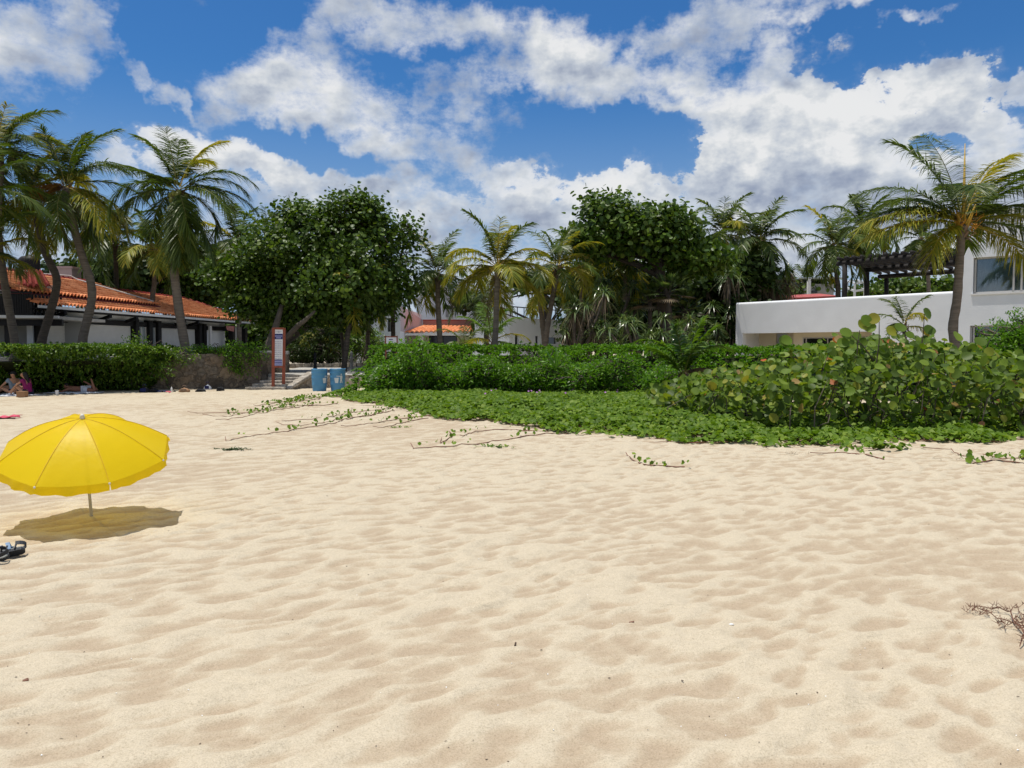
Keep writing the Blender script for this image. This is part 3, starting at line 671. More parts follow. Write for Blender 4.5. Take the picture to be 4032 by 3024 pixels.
    tile_roof(a0, a1, b0, b1).build('wing_roof', M['tile_ridge'], root)
    # white cable thrown over the ridge
    pts = [lerp(t2, t3, q)+[0,0,.20+.06*sin(q*9)] for q in np.linspace(.12, .8, 14)]; e_ = pts[-1]
    pts += [lerp(lerp(t2, t3, .8+.16*q), lerp(t0, t1, .8+.16*q), q**1.3*.96)+[0,0,.14] for q in np.linspace(.12, 1, 10)]
    cbm = MB(); cbm.tube(pts, .045, 6)
    # bring each point down on to the roof surface is left to its own sag
    cbm.build('cable', M['cable'], root)
    fl_ = MB(); c = W(905, 1292, 50); fl_.add([c+[-.25,0,.16], c+[.28,.05,.12], c+[.22,.1,-.22], c+[-.2,.05,-.12]], [(0,1,2,3)]); 
    o = fl_.build('hanging_cloth', M['flag'], None); tag(o, 'faded pink cloth hanging under the tiled roof end', 'cloth')
    o.modifiers.new('s','SOLIDIFY').thickness = .01
    ch = MB(); ch.box(W(258, 1079, 47), (1.35, 1.0, .85)); ch.box(W(258, 1064, 47)+[0,0,.08], (1.45, 1.1, .06)); o = ch.build('rooftop_block', M['mauve'], None); tag(o, 'mauve stucco box rising behind the tiled roof ridge', 'roof box')
    tk = MB(); c = W(116, 1040, 42); tk.lathe(c-[0,0,.35], [(.50,0),(.52,.1),(.50,.2),(.52,.3),(.50,.4),(.52,.5),(.50,.62),(.38,.74),(.14,.80),(.13,.86),(.01,.87)], 22); o = tk.build('water_tank', M['tank'], None, smooth=True)
    tag(o, 'black round water tank on the roof behind the left palms', 'water tank')
left_house()
# ------------------------------------------------------------------ stone walls, steps, terrace
def masonry(name, label, a, b, z0, z1, th, mat, z1b=None, cat='wall', coping=None, seed=1):
    """rubble wall with an uneven face, cut from a fine grid"""
    a = np.array(a[:2], float); b = np.array(b[:2], float); L_ = np.linalg.norm(b-a); t = (b-a)/L_; n = np.array([-t[1], t[0]])
    if n[1] < 0: n = -n
    nx = max(4, int(L_/.09)); nz_ = max(3, int((z1-z0)/.09)); z1b = z1 if z1b is None else z1b
    U, Z = np.meshgrid(np.linspace(0, L_, nx+1), np.linspace(0, 1, nz_+1)); top = z1+(z1b-z1)*U/L_; ZZ = z0+(top-z0)*Z + (Z == 1)*.03*(fbm(U*2, U*0+seed, 2, seed)-.5)
    w = worley(U*2.6+seed, ZZ*3.0, seed); dsp = .07*np.clip(.35-w, 0, .35)/.35 + .03*(fbm(U*9, ZZ*9, 3, seed)-.5)
    dsp[-1] = 0.0
    X = a[0]+t[0]*U - n[0]*dsp; Y = a[1]+t[1]*U - n[1]*dsp
    V = np.stack([X, Y, ZZ], -1).reshape(-1, 3); k = nx+1; i = (np.arange(nz_)[:,None]*k+np.arange(nx)[None]).ravel()
    am = AM(); am.add(V, np.stack([i, i+1, i+k+1, i+k], 1))
    c = [np.array([*(a+n*.0), 0]), np.array([*(b), 0])]
    tf = V[-k:]; tb = tf + np.array([n[0]*th, n[1]*th, 0]); j = np.arange(nx); am.add(np.concatenate([tf, tb]), np.stack([j, j+1, j+1+k, j+k], 1))
    for e in (0, nx):
        col = V[e::k]; cb_ = col + np.array([n[0]*th, n[1]*th, 0]); j = np.arange(nz_); q = len(col); am.add(np.concatenate([col, cb_]), np.stack([j, j+1, j+1+q, j+q], 1))
    root = thing(name, label, cat, (*(a+b)/2, 0)); am.build('stonework', mat, root)
    if coping:
        m_ = MB(); m_.wall(a-n*.05, b-n*.05, z1+.004, z1+coping, th+.1, z1b=z1b+coping, z0b=z1b+.004, side=1 if n[1]*t[0]-n[0]*t[1] > 0 else -1); m_.build('coping', M['concrete'], root, bevel=.02)
    return root
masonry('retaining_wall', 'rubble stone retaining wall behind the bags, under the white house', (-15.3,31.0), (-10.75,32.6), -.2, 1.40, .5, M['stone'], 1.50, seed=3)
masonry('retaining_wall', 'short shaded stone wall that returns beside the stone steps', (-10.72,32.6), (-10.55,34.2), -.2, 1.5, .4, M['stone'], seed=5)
masonry('sign_wall', 'grey stone wall carrying the black name plank behind the tall sign', W(1022,1400,34.9), W(1135,1400,35.1), .3, 1.42, .4, M['stone'], coping=.16, seed=8)
def name_plank():
    a = W(1029, 1398, 34.78); b = W(1112, 1399, 34.95); r = MB(); r.bar(a, b, .05, .16)
    o = r.build('name_plank', M['black'], None, bevel=.01); tag(o, 'black plank with white lettering fixed to the grey stone wall', 'sign')
    cu = bpy.data.curves.new('t', 'FONT'); cu.body = 'AL DELFÍN DE BAJO'; cu.size = .118; cu.extrude = .004; cu.align_y = 'CENTER'
    t = bpy.data.objects.new('t', cu); COL.objects.link(t); bpy.context.view_layer.update()
    me = bpy.data.meshes.new_from_object(t.evaluated_get(bpy.context.evaluated_depsgraph_get())); bpy.data.objects.remove(t)
    d = unit(b-a); up = np.array([0,0,1.]); nn = np.cross(d, up); Mx = Matrix(((d[0],up[0],nn[0],a[0]+.03+nn[0]*.03),(d[1],up[1],nn[1],a[1]+nn[1]*.032),(d[2],up[2],nn[2],a[2]-.005),(0,0,0,1)))
    me.transform(Mx); me.materials.append(M['white2']); link('lettering', me, o)
name_plank()
masonry('terrace_wall', 'low pale stone wall under the paved terrace, right of the blue barrels', W(1150,1500,32.9), W(1640,1500,32.6), -.2, .53, .5, M['stone_light'], coping=.05, seed=12)
def terrace():
    m = MB(); a = W(1012, 1450, 33.4); b = W(1760, 1450, 33.0)
    m.hexa([(a[0],a[1],.2),(b[0],b[1],.2),(b[0]+8,52,.2),(-13.5,52,.2),(a[0],a[1],.585),(b[0],b[1],.585),(b[0]+8,52,.585),(-13.5,52,.585)])
    tag(m.build('terrace_paving', M['concrete'], None), 'pale paved terrace above the steps', kind='structure')
    g = MB(); g.hexa([(-45,33.2,.2),(-10.9,33.4,.2),(-19.8,62,.2),(-45,62,.2),(-45,33.2,1.30),(-10.9,33.4,1.30),(-19.8,62,1.30),(-45,62,1.30)])
    tag(g.build('house_garden', M['concrete'], None), 'raised garden ground round the white house', kind='structure')
terrace()
def steps():
    root = thing('stone_steps', 'flight of pale stone steps rising from the sand to the terrace', 'steps', (-10, 32, 0))
    L_ = [963, 991, 1021, 1055, 1082]; Rr = [1120, 1128, 1150, 1172, 1205]; zs = [.11, .225, .34, .455, .56]
    for k in range(5):
        d = 31.3 + k*.36; a = W(L_[k], 1500, d)[0]; b = W(Rr[k], 1500, d)[0]; m = MB(); m.hexa([(a,d,-.1),(b,d+.02,-.1),(b,d+2.4-k*.36,-.1),(a,d+2.4-k*.36,-.1),(a,d,zs[k]+.004*k),(b,d+.02,zs[k]+.004*k),(b,d+2.4-k*.36,zs[k]+.004*k),(a,d+2.4-k*.36,zs[k]+.004*k)]); m.build('step', M['step'], root, bevel=.03)
    r = MB(); p0 = W(1122, 1534, 31.6); p1 = W(1228, 1470, 33.0); r.bar(p0+[0,0,.0], p1+[0,0,.02], .42, .14); r.build('ramp_coping', M['step'], root, bevel=.03)
    w_ = MB(); p0 = W(1133, 1530, 31.7); p1 = W(1228, 1480, 32.9); w_.add([(p0[0],p0[1],-.1),(p1[0],p1[1],-.1),(p1[0],p1[1],.50),(p0[0],p0[1],-.02),(p0[0],p0[1]+.3,-.1),(p1[0],p1[1]+.3,-.1),(p1[0],p1[1]+.3,.50),(p0[0],p0[1]+.3,-.02)], [(0,1,2,3),(7,6,5,4),(3,2,6,7),(1,5,6,2),(0,3,7,4)]); w_.build('ramp_side', M['stone_light'], root)
steps()
def kerb():
    root = thing('stone_kerb', 'row of pale upright kerb stones edging the planting behind the terrace', 'kerb', (-8, 46, .58)); x = W(1110, 1430, 46)[0]; i = 0; m = MB(); e = W(1535, 1430, 46)[0]
    while x < e:
        w = random.uniform(.32, .6); m.box((x+w/2, 46+.1*sin(i*.7)+.5*(x+14)*.05, .70+random.uniform(-.02,.02)), (w*.95, .3, .30)); x += w; i += 1
    m.build('kerb_stone', M['step'], root, bevel=.04)
    m = MB(); a = W(1480, 1440, 38); 
    m.hexa([(a[0]-1.6,37.5,.59),(a[0]+1.6,37.5,.59),(a[0]+1.6,40,.59),(a[0]-1.4,40,.59),(a[0]-1.5,37.6,.78),(a[0]+1.6,37.6,.78),(a[0]+1.6,40,.78),(a[0]-1.3,40,.78)]); m.build('low_slab', M['step'], root, bevel=.03)
kerb()
# ------------------------------------------------------------------ street furniture
def barrel(px, py_, label, mark):
    p = G(px, py_); root = thing('litter_barrel', label, 'litter barrel', p, 'blue litter barrels')
    b = MB(); b.lathe(p, [(.240,-.05),(.252,.0),(.262,.05),(.285,.25),(.289,.27),(.283,.30),(.300,.52),(.305,.54),(.297,.57),(.303,.70),(.312,.72),(.304,.75),(.300,.835),(.312,.85),(.308,.875),(.285,.875),(.28,.80),(.25,.10),(.01,.06)], 36, cap=False); b.build('drum', M['barrel'], root, smooth=True)
    def stencil(ang, pts, z0, sc, mb):
        V = []
        for (x, z) in pts:
            zz = z0+z*sc; r = .262+.048*min(zz/.54, 1)+.006 ; a = ang + x*sc/r
            V.append((p[0]+r*cos(a), p[1]+r*sin(a), zz))
        mb.add(V, [tuple(range(len(pts)))])
    ang = -pi/2+mark; s = MB(); q = .32; z = .33
    stencil(ang-.20, [(-.33,.62),(.22,.66),(.14,.0),(-.22,.0)], z, q, s)                       # bin
    stencil(ang+.14, [(.02,0),(.14,0),(.22,.5),(.10,.5)], z, q, s); stencil(ang+.14, [(.26,0),(.38,0),(.28,.5),(.16,.5)], z, q, s)
    stencil(ang+.14, [(.05,.48),(.34,.48),(.36,.90),(.06,.90)], z, q, s); stencil(ang+.14, [(.07,.78),(.07,.88),(-.40,.90),(-.40,.80)], z, q, s)
    stencil(ang+.14, [(.21+.10*cos(a_), 1.04+.11*sin(a_)) for a_ in np.linspace(0, 2*pi, 9)[:-1]], z, q, s)
    s.build('litter_symbol', M['litter_white'], root)
    lin_ = MB(); aa = np.linspace(0, 2*pi, 41); lin_.tube([(p[0]+(.297+.006*sin(a*7))*cos(a), p[1]+(.297+.006*sin(a*7))*sin(a), .868+.008*sin(a*5+mark)) for a in aa], .018, 7); lin_.build('bag_rim', M['barrel'], root, smooth=True)
barrel(1258, 1541, 'blue plastic litter barrel on the sand, left one with its white symbol turned away', 1.2)
barrel(1330, 1540, 'blue plastic litter barrel with a white tidy-person symbol facing the beach, right one', .33)
def info_sign():
    d = 31.6; a = W(1075, 1533, d); b = W(1116, 1533, d+.12); a[2] = b[2] = 0; t = unit(b-a); c = (a+b)/2
    root = thing('beach_information_sign', 'tall narrow white information sign in a reddish brown wooden frame by the steps', 'sign', c)
    for p in (a, b):
        m = MB(); m.bar(p-[0,0,.2], p+[.06,0,2.52], .075, .12); m.build('post', M['wood_red'], root, bevel=.008)
    sh = np.array([.06,0,0])
    for z in (.93, 2.50):
        m = MB(); m.bar(a+sh*(z/2.5)+[0,-.01,z], b+sh*(z/2.5)+[0,-.01,z], .13, .07); m.build('rail', M['wood_red'], root, bevel=.006)
    def panel(x0, x1, z0, z1, mat, name, par, dy=0.0):
        m = MB(); f = lambda x, z: lerp(a, b, x) + sh*(z/2.5) + [0, -.045-dy, z]
        P = [f(x0,z0), f(x1,z0), f(x1,z1), f(x0,z1)]; Q = [q+[0,.01,0] for q in P]
        m.add([*Q, *P], [(4,5,6,7),(3,2,1,0),(0,1,5,4),(1,2,6,5),(2,3,7,6),(3,0,4,7)]); return m.build(name, mat, par)
    o = panel(.12, .9, .97, 2.46, M['board'], 'board', root, -.01)
    panel(.13, .89, 2.06, 2.28, M['board_blue'], 'header_band', o, .002); panel(.16, .86, 2.17, 2.215, M['board_lblue'], 'header_text', o, .006); panel(.28, .76, 2.095, 2.14, M['board_lblue'], 'header_text', o, .006)
    panel(.13, .87, .98, 1.22, M['board_lblue'], 'footer_band', o, .002); panel(.13, .87, 1.19, 1.225, M['board_blue'], 'footer_text', o, .006); panel(.13, .87, 1.09, 1.11, M['board_blue'], 'footer_text', o, .006)
    for i in range(9):
        z = 1.98-i*.088
        for (x0, x1) in ((.17,.22),(.50,.55)): panel(x0, x1, z-.035, z, M['ink'], 'list_mark', o, .003)
        for (x0, x1) in ((.26,.46),(.60,.82)): panel(x0, x1-.04*(i%3), z-.012, z-.004, M['ink'], 'list_line', o, .003); panel(x0, x1, z-.03, z-.024, M['ink'], 'list_line', o, .003)
    panel(.2, .8, 2.36, 2.37, M['ink'], 'header_line', o, .003); panel(.45, .49, 2.335, 2.385, M['ink'], 'header_mark', o, .005); panel(.53, .57, 2.335, 2.385, M['ink'], 'header_mark', o, .005)
info_sign()
def small_sign():
    d = 33.2; c = W(1541, 1345, d); root = thing('small_sign', 'small weathered notice board in a thin brown frame above the hedge end', 'sign', (c[0], c[1], .6))
    w, h = .50, .42; m = MB(); m.box(c, (w, .02, h)); o = m.build('board', M['board'], root)
    m = MB(); m.box(c+[-.02,-.014,.09], (.17,.008,.035)); m.build('text_bar', M['board_blue'], o)
    m = MB(); m.box(c+[-.05,-.014,-.01], (.06,.008,.07)); m.box(c+[.04,-.014,-.015], (.05,.008,.07)); m.build('pictogram', M['board_lblue'], o)
    f = MB(); 
    for sx in (-1, 1): f.box(c+[sx*w/2,0,0], (.045,.05,h+.09))
    for sz in (-1, 1): f.box(c+[0,0,sz*h/2], (w,.05,.045))
    f.build('frame', M['wood_red'], root); p = MB(); p.box((c[0]-w/2-.0, c[1]+.06, (c[2]+.55)/2), (.05,.05,c[2]-.5)); p.box((c[0]+w/2-.05, c[1]+.06, (c[2]+.55)/2), (.045,.045,c[2]-.5)); p.build('post', M['wood_red'], root)
small_sign()
def bollard(px, d, mat, label, h):
    p = W(px, 1450, d); p[2] = .585; root = thing('bollard', label, 'bollard', p, 'cast bollards on the terrace edge'); s = h/.92
    b = MB(); b.lathe(p, [(q*s, z*s) for q, z in [(.13,0),(.13,.10),(.105,.13),(.09,.16),(.075,.22),(.07,.40),(.06,.60),(.075,.62),(.08,.66),(.055,.69),(.05,.76),(.07,.79),(.075,.83),(.05,.88),(.02,.92),(.001,.925)]], 14)
    b.build('shaft', mat, root, smooth=True); m = MB(); m.box(p+[0,0,.04], (.32,.32,.10)); m.build('plinth', M['concrete'] if mat is M['iron_grey'] else mat, root, bevel=.01)
bollard(1241, 38.5, M['iron'], 'black cast bollard standing behind the left blue barrel', .90)
bollard(1384, 33.6, M['iron_grey'], 'weathered grey bollard with a pale cap at the terrace corner', .98)
# ------------------------------------------------------------------ central white villa
def box_px(mb, x0, x1, z0, z1, d0, d1, mi=0):
    X0 = W(x0, 1300, d0)[0]; X1 = W(x1, 1300, d0)[0]; mb.box(((X0+X1)/2, (d0+d1)/2, (z0+z1)/2), (X1-X0, d1-d0, z1-z0), mi=mi)
def zpx(py, d): return W(2016, py, d)[2]
def villa():
    root = thing('white_villa', 'white modern villa with a small orange tile awning and pink parapet, seen between palm trunks', 'house', (-6, 50, 0))
    m = MB(); box_px(m, 1405, 1500, zpx(1262,50), zpx(1175,50), 50.3, 58); box_px(m, 1405, 1496, zpx(1320,50), zpx(1265,50), 50, 50.4); box_px(m, 1405, 1420, 0, zpx(1320,50), 50, 50.4); box_px(m, 1420, 1500, 0, zpx(1322,50), 51.6, 52); m.build('left_wall', M['white'], root)
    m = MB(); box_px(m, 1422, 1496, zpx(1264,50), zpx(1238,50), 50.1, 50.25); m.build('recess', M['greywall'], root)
    m = MB(); box_px(m, 1424, 1494, 0, zpx(1322,50), 51.4, 51.55); m.build('porch_back', M['cream'], root)
    m = MB()                                   # tower with its window opening left out
    zt, w0, w1 = zpx(1205,48), zpx(1306,48), zpx(1252,48)
    box_px(m, 1496, 1526, 0, zt, 48, 60); box_px(m, 1546, 1575, 0, zt, 48, 60); box_px(m, 1526, 1546, 0, w0, 48, 60); box_px(m, 1526, 1546, w1, zt, 48, 60); m.build('tower_wall', M['white'], root)
    m = MB(); box_px(m, 1526, 1546, w0, w1, 48.25, 48.3); w = m.build('window', M['glass'], root)
    m = MB(); box_px(m, 1535, 1537, w0, w1, 48.18, 48.23); m.build('frame', M['alu'], w)
    m = MB(); a = W(1576,1300,48.1); b = W(1668,1300,60); m.wall(a, (b[0], b[1]), 2.8, zpx(1200,48), .25, z1b=zpx(1262,60), side=1); m.build('side_wall', M['lavender'], root)
    m = MB(); 
    # rear upper storey
    zt = zpx(1110,62); box_px(m, 1640, 1797, 2.5, zt, 62, 66); box_px(m, 1797, 1830, 2.5, zpx(1219,62), 62, 66); box_px(m, 1797, 1830, zpx(1191,62), zt, 62, 66); box_px(m, 1830, 2020, 2.5, zt-.5, 62, 66); m.build('upper_storey', M['white'], root)
    m = MB(); box_px(m, 1797, 1830, zpx(1219,62), zpx(1191,62), 62.3, 62.4); box_px(m, 1856, 1890, zpx(1222,61.9), zpx(1200,61.9), 61.9, 61.98); m.build('upper_window', M['glass'], root)
    m = MB(); box_px(m, 1755, 1765, zpx(1248,61), zpx(1198,61), 61.2, 61.9); m.build('fin', M['greywall'], root)
    m = MB(); box_px(m, 1666, 1859, zpx(1284,58.6), zpx(1262,58.6), 58.4, 58.9); m.build('parapet', M['pink'], root)
    m = MB(); box_px(m, 1664, 1861, zpx(1262,58.6), zpx(1259,58.6), 58.35, 59); m.build('parapet_cap', M['tile_ridge'], root)
    L0, L1 = W(1594,1308,50), W(1860,1308,50); U0, U1 = W(1668,1283,58), W(1861,1283,58); U1[0] = L1[0]
    tile_roof(L0, L1, U0, U1, .30, .60, .06, .05).build('awning_roof', M['tile'], root)
    m = MB(); m.bar(L0-[0,-.06,.14], L1-[0,-.06,.14], .14, .14); m.build('awning_edge', M['white2'], root)
    m = MB(); d = 51.6; box_px(m, 1590, 1688, 0, zpx(1318,d), d, d+.3); box_px(m, 1800, 1864, 0, zpx(1318,d), d, d+.3); box_px(m, 1688, 1800, zpx(1322,d), zpx(1318,d), d, d+.3); m.build('porch_wall', M['cream'], root)
    m = MB(); box_px(m, 1688, 1800, 0, zpx(1322,d), d+.2, d+.25); w = m.build('sliding_door', M['glass'], root)
    m = MB(); 
    for px in (1690, 1744, 1798): box_px(m, px-1, px+1, 0, zpx(1322,d), d+.12, d+.19)
    m.build('frame', M['black_wood'], w)
    m = MB(); box_px(m, 1647, 1667, 0, zpx(1311,50.4), 50.4, 50.9); m.build('column', M['white2'], root, bevel=.03)
    m = MB(); box_px(m, 1861, 2004, 0, zpx(1254,49), 49, 60); m.build('right_wall', M['white'], root)
    # wing receding to the right, with window openings
    A = W(2006,1300,44.5); B = W(2330,1300,52.5); f = lambda px: lerp(A, B, np.interp(px, [2006,2330], [0,1]))
    def pt(px):      # point of the wing's front line seen at px
        best = min(np.linspace(0,1,400), key=lambda t: abs(2016+FPX*lerp(A,B,t)[0]/lerp(A,B,t)[1]-px)); return lerp(A, B, best)
    ops = [(2028,2043,1317,1400),(2108,2122,1323,1400),(2157,2193,1328,1354),(2247,2290,1336,1400)]
    m = MB(); px0 = 2006; zt = lambda px: zpx(np.interp(px,[2006,2330],[1254,1274]), pt(px)[1])
    for (x0, x1, y0, y1) in ops:
        m.wall(pt(px0), pt(x0), 0, zt(px0), .35, z1b=zt(x0)); zu, zl = zpx(y0, pt(x0)[1]), max(0, zpx(y1, pt(x0)[1])); m.wall(pt(x0), pt(x1), zu, zt(x0), .35, z1b=zt(x1))
        if zl > 0: m.wall(pt(x0), pt(x1), 0, zl, .35)
        g = MB(); g.wall(pt(x0)+[0,.2,0], pt(x1)+[0,.2,0], zl, zu, .03); g.build('wing_window', M['glass'], root); px0 = x1
    m.wall(pt(px0), pt(2330), 0, zt(px0), .35, z1b=zt(2330)); m.build('wing_wall', M['white'], root)
    m = MB(); m.wall(pt(2006)+[-.1,-.05,0], pt(2330)+[0,-.05,0], zt(2006)+.005, zt(2006)+.09, .5, z0b=zt(2330)+.005, z1b=zt(2330)+.09); m.build('wing_cap', M['white2'], root)
    m = MB(); a = pt(2010)+[0,1,0]; b = pt(2320)+[0,1,0]
    for i in range(14): p = lerp(a, b, i/13); m.bar((p[0],p[1],zt(2006)), (p[0],p[1],zt(2006)+.75), .05, .05)
    m.bar((a[0],a[1],zt(2006)+.75), (b[0],b[1],zt(2006)+.75), .06, .06); m.build('roof_railing', M['iron'], root)
    m = MB(); m.box(W(1947,1262,44), (.75,.5,.42)); o = m.build('wall_cabinet', M['beige_box'], None, bevel=.06); tag(o, 'pale rounded box behind the golden palm trunk', 'cabinet')
villa()
def orange_house():
    root = thing('tiled_house', 'dark timber house with an orange tile roof glimpsed under the big tree', 'house', (-16, 60, 0))
    a, b = W(1330,1262,58), W(1404,1272,58); tile_roof(a, b, W(1318,1222,62), W(1350,1222,62), .3, .6).build('roof', M['tile'], root)
    a, b = W(1030,1262,60), W(1085,1262,60); tile_roof(a, b, W(1040,1222,64), W(1085,1222,64), .3, .6).build('roof', M['tile'], root)
    m = MB(); box_px(m, 1290, 1404, 2.2, 3.7, 59, 62); m.build('timber_wall', M['black_wood'], root)
    m = MB(); box_px(m, 1285, 1404, 0, 2.2, 58.5, 59); m.build('garden_wall', M['white'], root)
orange_house()
# ------------------------------------------------------------------ right villa
def right_villa():
    A = np.array([11.9, 41.0, 0]); B = np.array([19.6, 34.0, 0]); t = unit(B-A); n = np.array([-t[1], t[0], 0]); n = n if n[1] > 0 else -n   # n into the building
    root = thing('white_beach_villa', 'large white beach villa with long curved parapet, tower and curtained window at the right', 'house', (16, 38, 0))
    def on(px):      # point of the front line under photo column px
        k = (px-2016)/FPX; s = (A[0]-k*A[1])/(k*t[1]-t[0]); return A + t*s
    def zz(py, p): return zpx(py, p[1])
    zc = lambda p: np.interp(p[0], [11.9, 19.6], [4.10, 4.20])
    a0 = A; m = MB(); p2 = on(2922); p3 = on(3430); zl = 2.50
    # parapet panel above the opening: rounded top
    def slab(p, q, z0, z1p, z1q, th, r=.12):
        ks = [(0, z0, 0), (0, None, 0)]; 
        prof = [(-0.0, 0)]+[(r-r*cos(a_), r*sin(a_)-r) for a_ in np.linspace(0, pi/2, 6)]+[(th-r+r*sin(a_), r*cos(a_)-r) for a_ in np.linspace(0, pi/2, 6)]
        V = []
        for (P_, z1) in ((p, z1p), (q, z1q)):
            V.append((*(P_[:2]), z0)); 
            for (o_, dz) in prof[1:]: w_ = P_ + n*o_; V.append((w_[0], w_[1], z1+dz))
            w_ = P_+n*th; V.append((w_[0], w_[1], z0))
        k = len(V)//2; m.add(V, [(i, i+1, k+i+1, k+i) for i in range(k-1)]+[(k-1, 0, k, 2*k-1), tuple(range(k)), tuple(range(2*k-1, k-1, -1))])
    slab(A, on(3768), zl, 4.13, 4.22, .45)
    m.build('parapet', M['white'], root, smooth=False)
    m = MB(); m.wall(A, p2, 0, zl+.01, .45); m.build('lower_wall', M['white'], root); m = MB(); m.wall(p3, on(3768), 0, zl-.003, .45); m.build('lower_wall', M['white'], root)
    # left end return and the side wall going back
    m = MB(); m.wall(A+n*.46, A+n*9, 0, 4.05, .3, side=-1); m.build('return_wall', M['white'], root)
    rf = MB(); q0, q1 = A+n*.45, on(3768)+n*.45; rf.hexa([(*q0[:2],3.35),(*q1[:2],3.35),(*(q1+n*9)[:2],3.35),(*(q0+n*9)[:2],3.35),(*q0[:2],3.6),(*q1[:2],3.6),(*(q1+n*9)[:2],3.6),(*(q0+n*9)[:2],3.6)]); rf.build('roof_deck', M['concrete'], root)
    m = MB(); b0, b1 = p2+n*2.2-t*.2, p3+n*2.2; m.wall(b0, on(2983)+n*2.2, 0, 3.3, .2); m.wall(on(3030)+n*2.2, on(3120)+n*2.2, 0, 3.3, .2)
    e = on(3120)+n*2.2; 
    m.build('porch_back', M['cream'], root)
    m = MB(); q0, q1 = p2-t*.25, p3+t*.5; m.hexa([(*(q0+n*.46)[:2],zl+.02),(*(q1+n*.46)[:2],zl+.02),(*(q1+n*2.6)[:2],zl+.02),(*(q0+n*2.6)[:2],zl+.02),(*(q0+n*.46)[:2],zl+.2),(*(q1+n*.46)[:2],zl+.2),(*(q1+n*2.6)[:2],zl+.2),(*(q0+n*2.6)[:2],zl+.2)]); m.wall(on(3115)+n*1.2, on(3440)+n*1.2, 2.28, zl+.015, .15); m.wall(on(3085)+n*1.2, on(3122)+n*1.2, 0, zl+.015, .15); m.build('porch_ceiling', M['cream'], root)
    m = MB(); m.wall(on(3122)+n*1.25, on(3440)+n*1.25, 0, 2.28, .04); w = m.build('sliding_door', M['glass'], root)
    m = MB(); 
    for px in (3124, 3136, 3222, 3330): p = on(px)+n*1.22; m.box((p[0],p[1],1.14), (.05,.05,2.28), rz=math.atan2(t[1],t[0]))
    p, q = on(3122)+n*1.2, on(3440)+n*1.2; m.bar((p[0],p[1],2.25),(q[0],q[1],2.25),.05,.06); m.build('frame', M['alu'], w)
    # tower
    C0 = on(3770); T1 = C0 + t*9; zt = 7.45
    wx0, wx1 = on(3822), on(4032)+t*1.2; wz0, wz1 = 4.07, 5.62
    lx0, lx1 = on(3815), on(3990); lz1 = 2.68
    m = MB(); m.wall(C0, lx0, 0, lz1, .35); m.wall(lx1, T1, 0, lz1, .35); m.wall(C0, T1, lz1, wz0, .35); m.wall(C0, wx0, wz0, wz1, .35); m.wall(wx1, T1, wz0, wz1, .35); m.wall(C0, T1, wz1, zt, .35)
    m.wall(C0+n*.35, C0+n*9, 0, zt, .35, side=-1); m.build('tower_wall', M['white'], root)
    m = MB(); m.wall(C0-t*.05-n*.05, T1-n*.05, zt+.003, zt+.13, .5); m.build('tower_cap', M['white2'], root, bevel=.03)
    def window(p, q, z0, z1, mull, name, curt):
        gm = MB(); gm.wall(p+n*.2, q+n*.2, z0, z1, .015)
        g, nt, out = newmat(name+'_pane'); gl = N(nt, 'ShaderNodeBsdfGlossy'); gl.inputs['Roughness'].default_value = .03; gl.inputs['Color'].default_value = (.8,.85,.9,1)
        tr = N(nt, 'ShaderNodeBsdfTransparent'); tr.inputs[0].default_value = (.55,.62,.64,1); ms = N(nt, 'ShaderNodeMixShader'); ms.inputs[0].default_value = .14; nt.links.new(tr.outputs[0], ms.inputs[1]); nt.links.new(gl.outputs[0], ms.inputs[2]); nt.links.new(ms.outputs[0], out.inputs[0])
        w = gm.build('window', g, root); fm = MB(); L_ = np.linalg.norm(q-p)
        for s in mull: c_ = lerp(p, q, s)+n*.14; fm.box((c_[0],c_[1],(z0+z1)/2), (.07,.07,z1-z0), rz=math.atan2(t[1],t[0]))
        for z in (z0+.035, z1-.035): a_, b_ = p+n*.14, q+n*.14; fm.bar((a_[0],a_[1],z),(b_[0],b_[1],z),.07,.07)
        fm.build('frame', M['alu'], w); V = []; k = 160
        for i in range(k+1):
            s = i/k; c_ = lerp(p, q, s)+n*(.38+.035*sin(s*95)+.02*sin(s*37+1)); V += [(c_[0],c_[1],z0), (c_[0],c_[1],z1)]
        cm = MB(); cm.add(V, [(2*i,2*i+2,2*i+3,2*i+1) for i in range(k)]); cm.build('curtain', curt, w, smooth=True)
    window(wx0, wx1, wz0, wz1, (0.02, .47, .56, .98), 'upper', M['curtain_l']); window(lx0, lx1, .5, lz1, (.02, .08, .97), 'lower', M['curtain'])
    sl = MB(); p, q = wx0-t*.06, wx1+t*.06; sl.wall(p-n*.05, q-n*.05, wz0-.07, wz0-.004, .2); sl.build('sill', M['white2'], root)
    nb = MB(); p = on(2903)-n*.02; nb.box((p[0],p[1],1.78), (.06,.03,.16), rz=math.atan2(t[1],t[0])); nb.build('wall_lamp', M['alu'], root)
    # pergola on the deck
    pr = thing('pergola', 'dark log pergola standing on the white villa terrace', 'pergola', (20, 43, 3.6)); H = 6.28
    P1, P2_, P3 = np.array([17.9,41.8,0]), np.array([20.8,45.3,0]), np.array([23.9,49.3,0])
    for (p, zb) in ((W(3325,1100,41.3), 3.6), (W(3413,1100,45.0), 3.6), (W(3490,1100,49.0), 3.6)):
        m = MB(); m.tube([(p[0],p[1],zb),(p[0]+.02,p[1],zb+1.3),(p[0],p[1],H-.1)], [.15,.135,.13], 9); m.build('post', M['log'], pr, smooth=True)
    for (a, b) in ((W(3296,1046,41.9), W(3850,1046,36.9)), (W(3386,1078,45.4), W(3960,1078,39.6)), (W(3458,1098,49.2), W(4100,1098,42.8))):
        m = MB(); a[2] = b[2] = H; m.tube([a, lerp(a,b,.35)+[0,0,.02], b], [.13,.15,.14], 9); m.build('beam', M['log'], pr, smooth=True)
